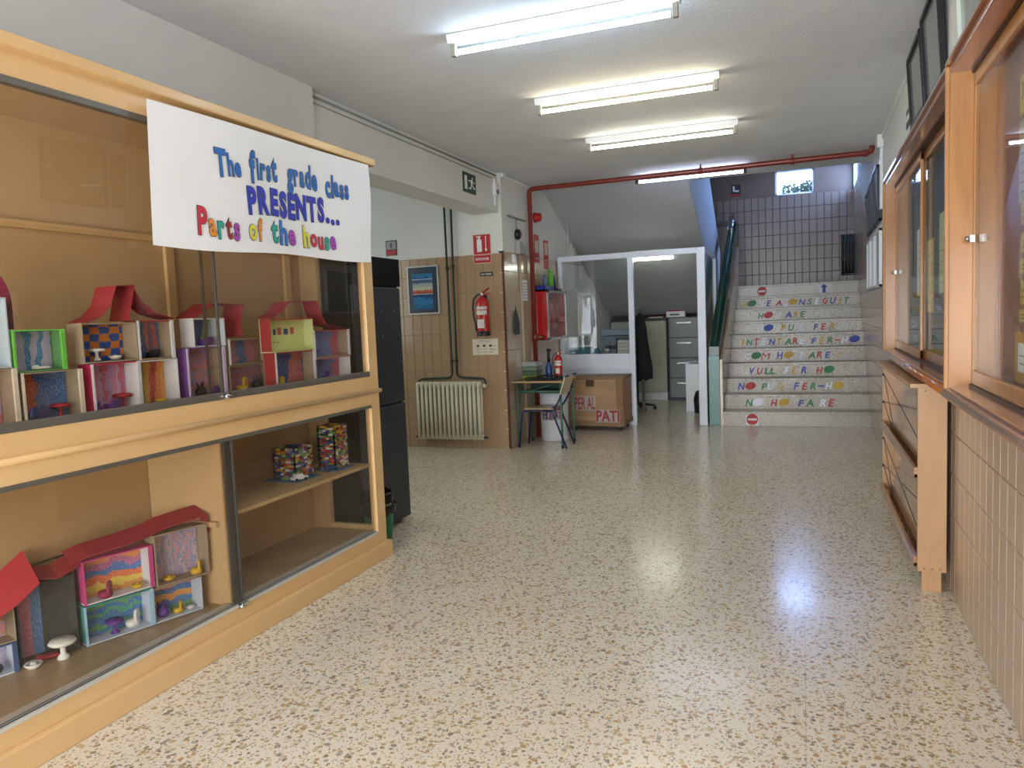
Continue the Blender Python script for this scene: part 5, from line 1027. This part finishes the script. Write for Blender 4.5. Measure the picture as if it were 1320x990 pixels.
# ================================================================ RIGHT WALL: NOTICEBOARDS
def yl(y): return y
def noticeboard(label, ya, yb, prouder, felt, lock_y, split, group):
    """glazed shadow box: ya near end, yb far end (world y); offsets measured from the wall"""
    t = thing('noticeboard_cabinet', label, 'noticeboard', (RX((ya+yb)/2), (ya+yb)/2, 1.05), RA, group)
    D_ = .15+prouder; z0, z1 = 1.065, 2.235
    rbox(ya, yb, .0, .008, z0, z1).build('backing', felt, t)
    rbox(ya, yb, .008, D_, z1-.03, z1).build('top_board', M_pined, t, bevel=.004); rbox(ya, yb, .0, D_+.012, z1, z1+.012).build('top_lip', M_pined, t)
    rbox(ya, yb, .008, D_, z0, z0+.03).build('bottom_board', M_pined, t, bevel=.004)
    mb = MB(); mb.tube([(RX(ya,D_),ya,z0+.004),(RX(yb,D_),yb,z0+.004)], .020, 12); mb.build('sill_moulding', M_pined, t)
    rbox(yb-.03, yb, .008, D_, z0, z1).build('side_board', M_pine, t, bevel=.004); rbox(ya, ya+.03, .008, D_, z0, z1).build('side_board', M_pine, t, bevel=.004)
    rbox(yb-.012, yb+.006, D_-.012, D_+.012, z0, z1).build('edge_moulding', M_pine, t, bevel=.006)
    # two sliding glazed doors in their wooden frames
    for (a, b, o) in ((ya+.03, split+.03, .055), (split-.03, yb-.03, .075)):
        fw = .018
        f_ = rbox(a, a+fw, o-.008, o+.008, z0+.04, z1-.04); rbox(b-fw, b, o-.008, o+.008, z0+.04, z1-.04, f_); rbox(a, b, o-.008, o+.008, z0+.04, z0+.09, f_); rbox(a, b, o-.008, o+.008, z1-.085, z1-.04, f_)
        f_ = f_.build('door_frame', M_pine, t, bevel=.003); rbox(a+fw, b-fw, o-.002, o+.002, z0+.09, z1-.085).build('pane', M_pane2, f_)
    rbox(ya+.03, yb-.03, .04, .09, z0+.03, z0+.04).build('runner', mat('dark_runner', '2a1812', .4), t)
    rbox(ya+.03, yb-.03, .04, .09, z1-.04, z1-.03).build('runner', mat('dark_runner', '2a1812', .4), t)
    MB().lathe([(0,0),(.009,0),(.009,.010),(.006,.013),(0,.013)], (RX(lock_y,.112), lock_y, 1.62), 14, axis='X').box(RX(lock_y,.100), RX(lock_y,.083), lock_y-.010, lock_y+.010, 1.607, 1.633).build('lock', M_alu, t)
    return t
nb1 = noticeboard('nearest glazed pine noticeboard cabinet with notes, right wall', 0.55, 3.17, .006, M_cork, 3.10, 2.0, 'glazed pine noticeboards')
nb2 = noticeboard('farther glazed pine noticeboard cabinet above the display rack', 3.18, 5.90, 0, M_feltg, 5.80, 4.6, 'glazed pine noticeboards')
# notes pinned behind glass
GN = 'paper notes pinned in the noticeboard'
def note(y0, y1, z0, z1, m, label, lines=0, title=None, off=.009):
    t = thing('paper_note', label, 'note', (RX(y0, off), y0, z0), RA, GN)
    rbox(y0, y1, off, off+.0015, z0, z1).build('sheet', m, t)
    if lines or title:
        mb = MB()
        for k_ in range(lines):
            z_ = z0+(z1-z0)*(k_+1)/(lines+1.6); rbox(y0+(y1-y0)*.12, y0+(y1-y0)*.88, off+.0016, off+.002, z_, z_+.003, mb)
        if title: put_text(mb, title, (RX(y1-.02, off+.0022), y1-.02, z1-.075), (-.013,-1,0), (0,0,1), width=(y1-y0)-.04, height=.055, bold=.02)
        mb.build('writing', mat('ink_grey', '55504a', .7), t)
M_yel = mat('yellow_note', 'cbb56a', .8); M_lime = mat('pale_lime_note', 'c9cf9a', .8); M_or = mat('orange_sheet', 'c79a55', .8)
note(2.70,2.83,1.965,2.085, M_yel, 'yellow card reading 3rD at the top of the near noticeboard', 0, '3rD')
note(2.52,2.66,1.975,2.10, M_lime, 'pale lime card reading 3rD beside the yellow one', 0, '3rD')
note(2.70,2.83,1.70,1.95, mat('pale_sheet', 'b9b49f', .8), 'long pale sheet below the yellow card', 7)
note(2.46,2.62,1.76,1.94, mat('grey_sheet', 'a9ada4', .8), 'grey sheet below the pale lime card', 6)
for k_, (za, zb, nm) in enumerate(((1.60,1.67,'highest'),(1.515,1.575,'second'),(1.45,1.495,'third'),(1.355,1.43,'fourth'),(1.30,1.34,'lowest'))):
    note(2.66,2.80-.01*(k_ % 2),za+.03,zb+.03, M_yel, f'{nm} small yellow slip in the near noticeboard column', 2)
note(2.60,2.85,1.14,1.30, M_or, 'orange sheet at the bottom of the near noticeboard', 0)
note(2.64,2.80,1.175,1.265, M_paper, 'white written sheet mounted on the orange sheet', 2, None, .011)
note(2.28,2.48,1.42,1.80, M_lime, 'tall pale lime sheet at the right edge of the photo', 8)
for k_ in range(4):
    note(3.75+.45*k_, 4.0+.45*k_, 1.35+.1*(k_ % 2), 1.75+.1*(k_ % 2), [M_paper, M_lime, M_yel, M_paper][k_], ['white','pale lime','yellow','far white'][k_]+' sheet dimly seen in the farther noticeboard', 6)
# framed pictures over the boards
GF = 'framed pictures on the right wall'
def rframe(y0, y1, z0, z1, label, fm, pm, tilt=.0, d=.03):
    t = thing('picture_frame', label, 'picture', (RX(y0), y0, z0), RA, GF); w_ = .022
    def q(ya, yb, za, zb, o0, o1):
        def X(y, o, z): return (RX(y, o+tilt*(z-z0)), y, z)
        mb = MB(); mb.add([X(ya,o0,za),X(yb,o0,za),X(yb,o0,zb),X(ya,o0,zb),X(ya,o1,za),X(yb,o1,za),X(yb,o1,zb),X(ya,o1,zb)], [(0,1,2,3),(7,6,5,4),(0,4,5,1),(1,5,6,2),(2,6,7,3),(3,7,4,0)]); return mb
    a = q(y0,y0+w_,z0,z1,0.002,d)
    for b in (q(y1-w_,y1,z0,z1,.002,d), q(y0,y1,z0,z0+w_,.002,d), q(y0,y1,z1-w_,z1,.002,d)): a.add(b.v, b.f)
    a.build('frame', fm, t); q(y0+w_,y1-w_,z0+w_,z1-w_,.004,.014).build('picture', pm, t); q(y0+w_,y1-w_,z0+w_,z1-w_,.0155,.0165).build('glass', M_pane2, t)
M_pic = mat('grey_engraving', '8b8e8e', .5, var=.25, vs=9)
M_pic2 = mat('pale_engraving', 'b4b8b6', .5, var=.15, vs=12)
rframe(4.93,5.55,2.50,2.93, 'black framed grey picture, farther of the tall pair above the boards', M_black, M_pic, .06)
rframe(4.27,4.87,2.47,2.95, 'black framed grey picture, nearer of the tall pair above the boards', M_black, M_pic, .06)
rframe(3.20,3.80,2.38,2.93, 'pale framed picture with white mount nearest the corner of the photo', mat('pale_frame', 'c8cfc6', .5), M_pic2, .05)
rframe(2.2,2.9,2.38,2.93, 'pale framed picture above the near noticeboard, mostly cropped', mat('pale_frame', 'c8cfc6', .5), M_pic2, .05)
for k_, (a, b) in enumerate(((8.05,8.62),(8.70,9.22),(9.30,9.85))):
    rframe(a, b, 2.20-.0*k_, 2.72-.03*k_, ['nearest','middle','farthest'][k_]+' dark framed picture in the upper row by the stairs', mat('navy_frame', '2a2f3c', .4), mat('blue_grey_print', '5b6a80', .4, var=.2, vs=10), .05)
for k_, (a, b) in enumerate(((8.05,8.70),(8.80,9.30),(9.38,9.85))):
    rframe(a, b, 1.58, 2.13-.0*k_, ['nearest','middle','farthest'][k_]+' white framed picture in the lower row by the stairs', M_white, mat('pale_print', '9fa8b0', .5, var=.15, vs=10), .0)
gs = thing('green_sign', 'small dark green sign high on the right wall before the far trunking', 'sign', (RX(5.95), 5.95, 2.62), RA)
rbox(5.80, 6.02, 0, .006, 2.60, 2.72).build('board', M_signgreen, gs); rbox(5.83, 5.99, .006, .008, 2.64, 2.68).build('symbol', M_paper, gs)
# ================================================================ DISPLAY RACK
rk = thing('display_rack', 'beech wood magazine rack with wire fronts under the far noticeboard', 'rack', (RX(4.95,.08), 4.95, 0), 0)
ry0, ry1, rx0, rx1 = 4.07, 5.80, .515, .640
MB().box(rx0, rx1, ry0, ry0+.018, .10, 1.0).build('side_panel', M_beech, rk, bevel=.002); MB().box(rx0, rx1+.03, ry1-.018, ry1, .10, 1.0).build('side_panel', M_beech, rk, bevel=.002)
MB().box(rx0-.035, rx1+.02, ry0-.012, ry1+.012, 1.0, 1.02).build('top', M_beech, rk, bevel=.002)
MB().box(rx1-.01, rx1, ry0+.018, ry1-.018, .10, 1.0).build('back_panel', M_beech, rk)
for yy in (ry0+.01, ry1-.03): MB().box(rx0+.02, rx1-.02, yy, yy+.02, 0, .10).build('foot', M_beech, rk)
for z_ in (.12, .56): MB().box(rx0-.012, rx1-.01, ry0+.018, ry1-.018, z_, z_+.016).build('shelf', M_beechd, rk); MB().box(rx0-.014, rx0, ry0+.018, ry1-.018, z_, z_+.05).build('shelf_lip', M_beechd, rk)
for z_ in (.17, .61):
    MB().ext([(rx0+.03,ry0+.02,z_),(rx0+.04,ry0+.02,z_),(rx0+.095,ry0+.02,z_+.36),(rx0+.085,ry0+.02,z_+.36)], (0,ry1-ry0-.04,0)).build('sloping_board', wood('glossy_beech'+str(z_), 'a07850', 'c09468', .12, 'Y', 1.5, .8), rk)
    for (a, b, c, d) in ((ry1-.06,z_+.32,ry1-.62,z_+.05),(ry1-.06,z_+.13,ry1-.62,z_+.02),(ry1-.06,z_+.32,ry0+.05,z_+.14),(ry1-.06,z_+.13,ry0+.05,z_+.28)):
        MB().tube([(rx0+.004,a,b),(rx0+.004,c,d)], .0022, 5).build('wire', M_black, rk)
    for zz in (z_+.32, z_+.13): MB().lathe([(0,-.012),(.008,-.012),(.008,0),(0,0)], (rx0+.006, ry1-.06, zz), 8, axis='X').build('wire_stud', M_black, rk)
for (x_, z_) in ((rx0+.03,.985),(rx0+.08,.985),(rx0+.03,.115),(rx0+.065,.115),(rx0+.10,.115)): MB().lathe([(0,-.002),(.004,-.002),(.004,0),(0,0)], (x_, ry0, z_), 8, axis='Y').build('screw', M_alud, rk)
print('objects', len(bpy.data.objects))
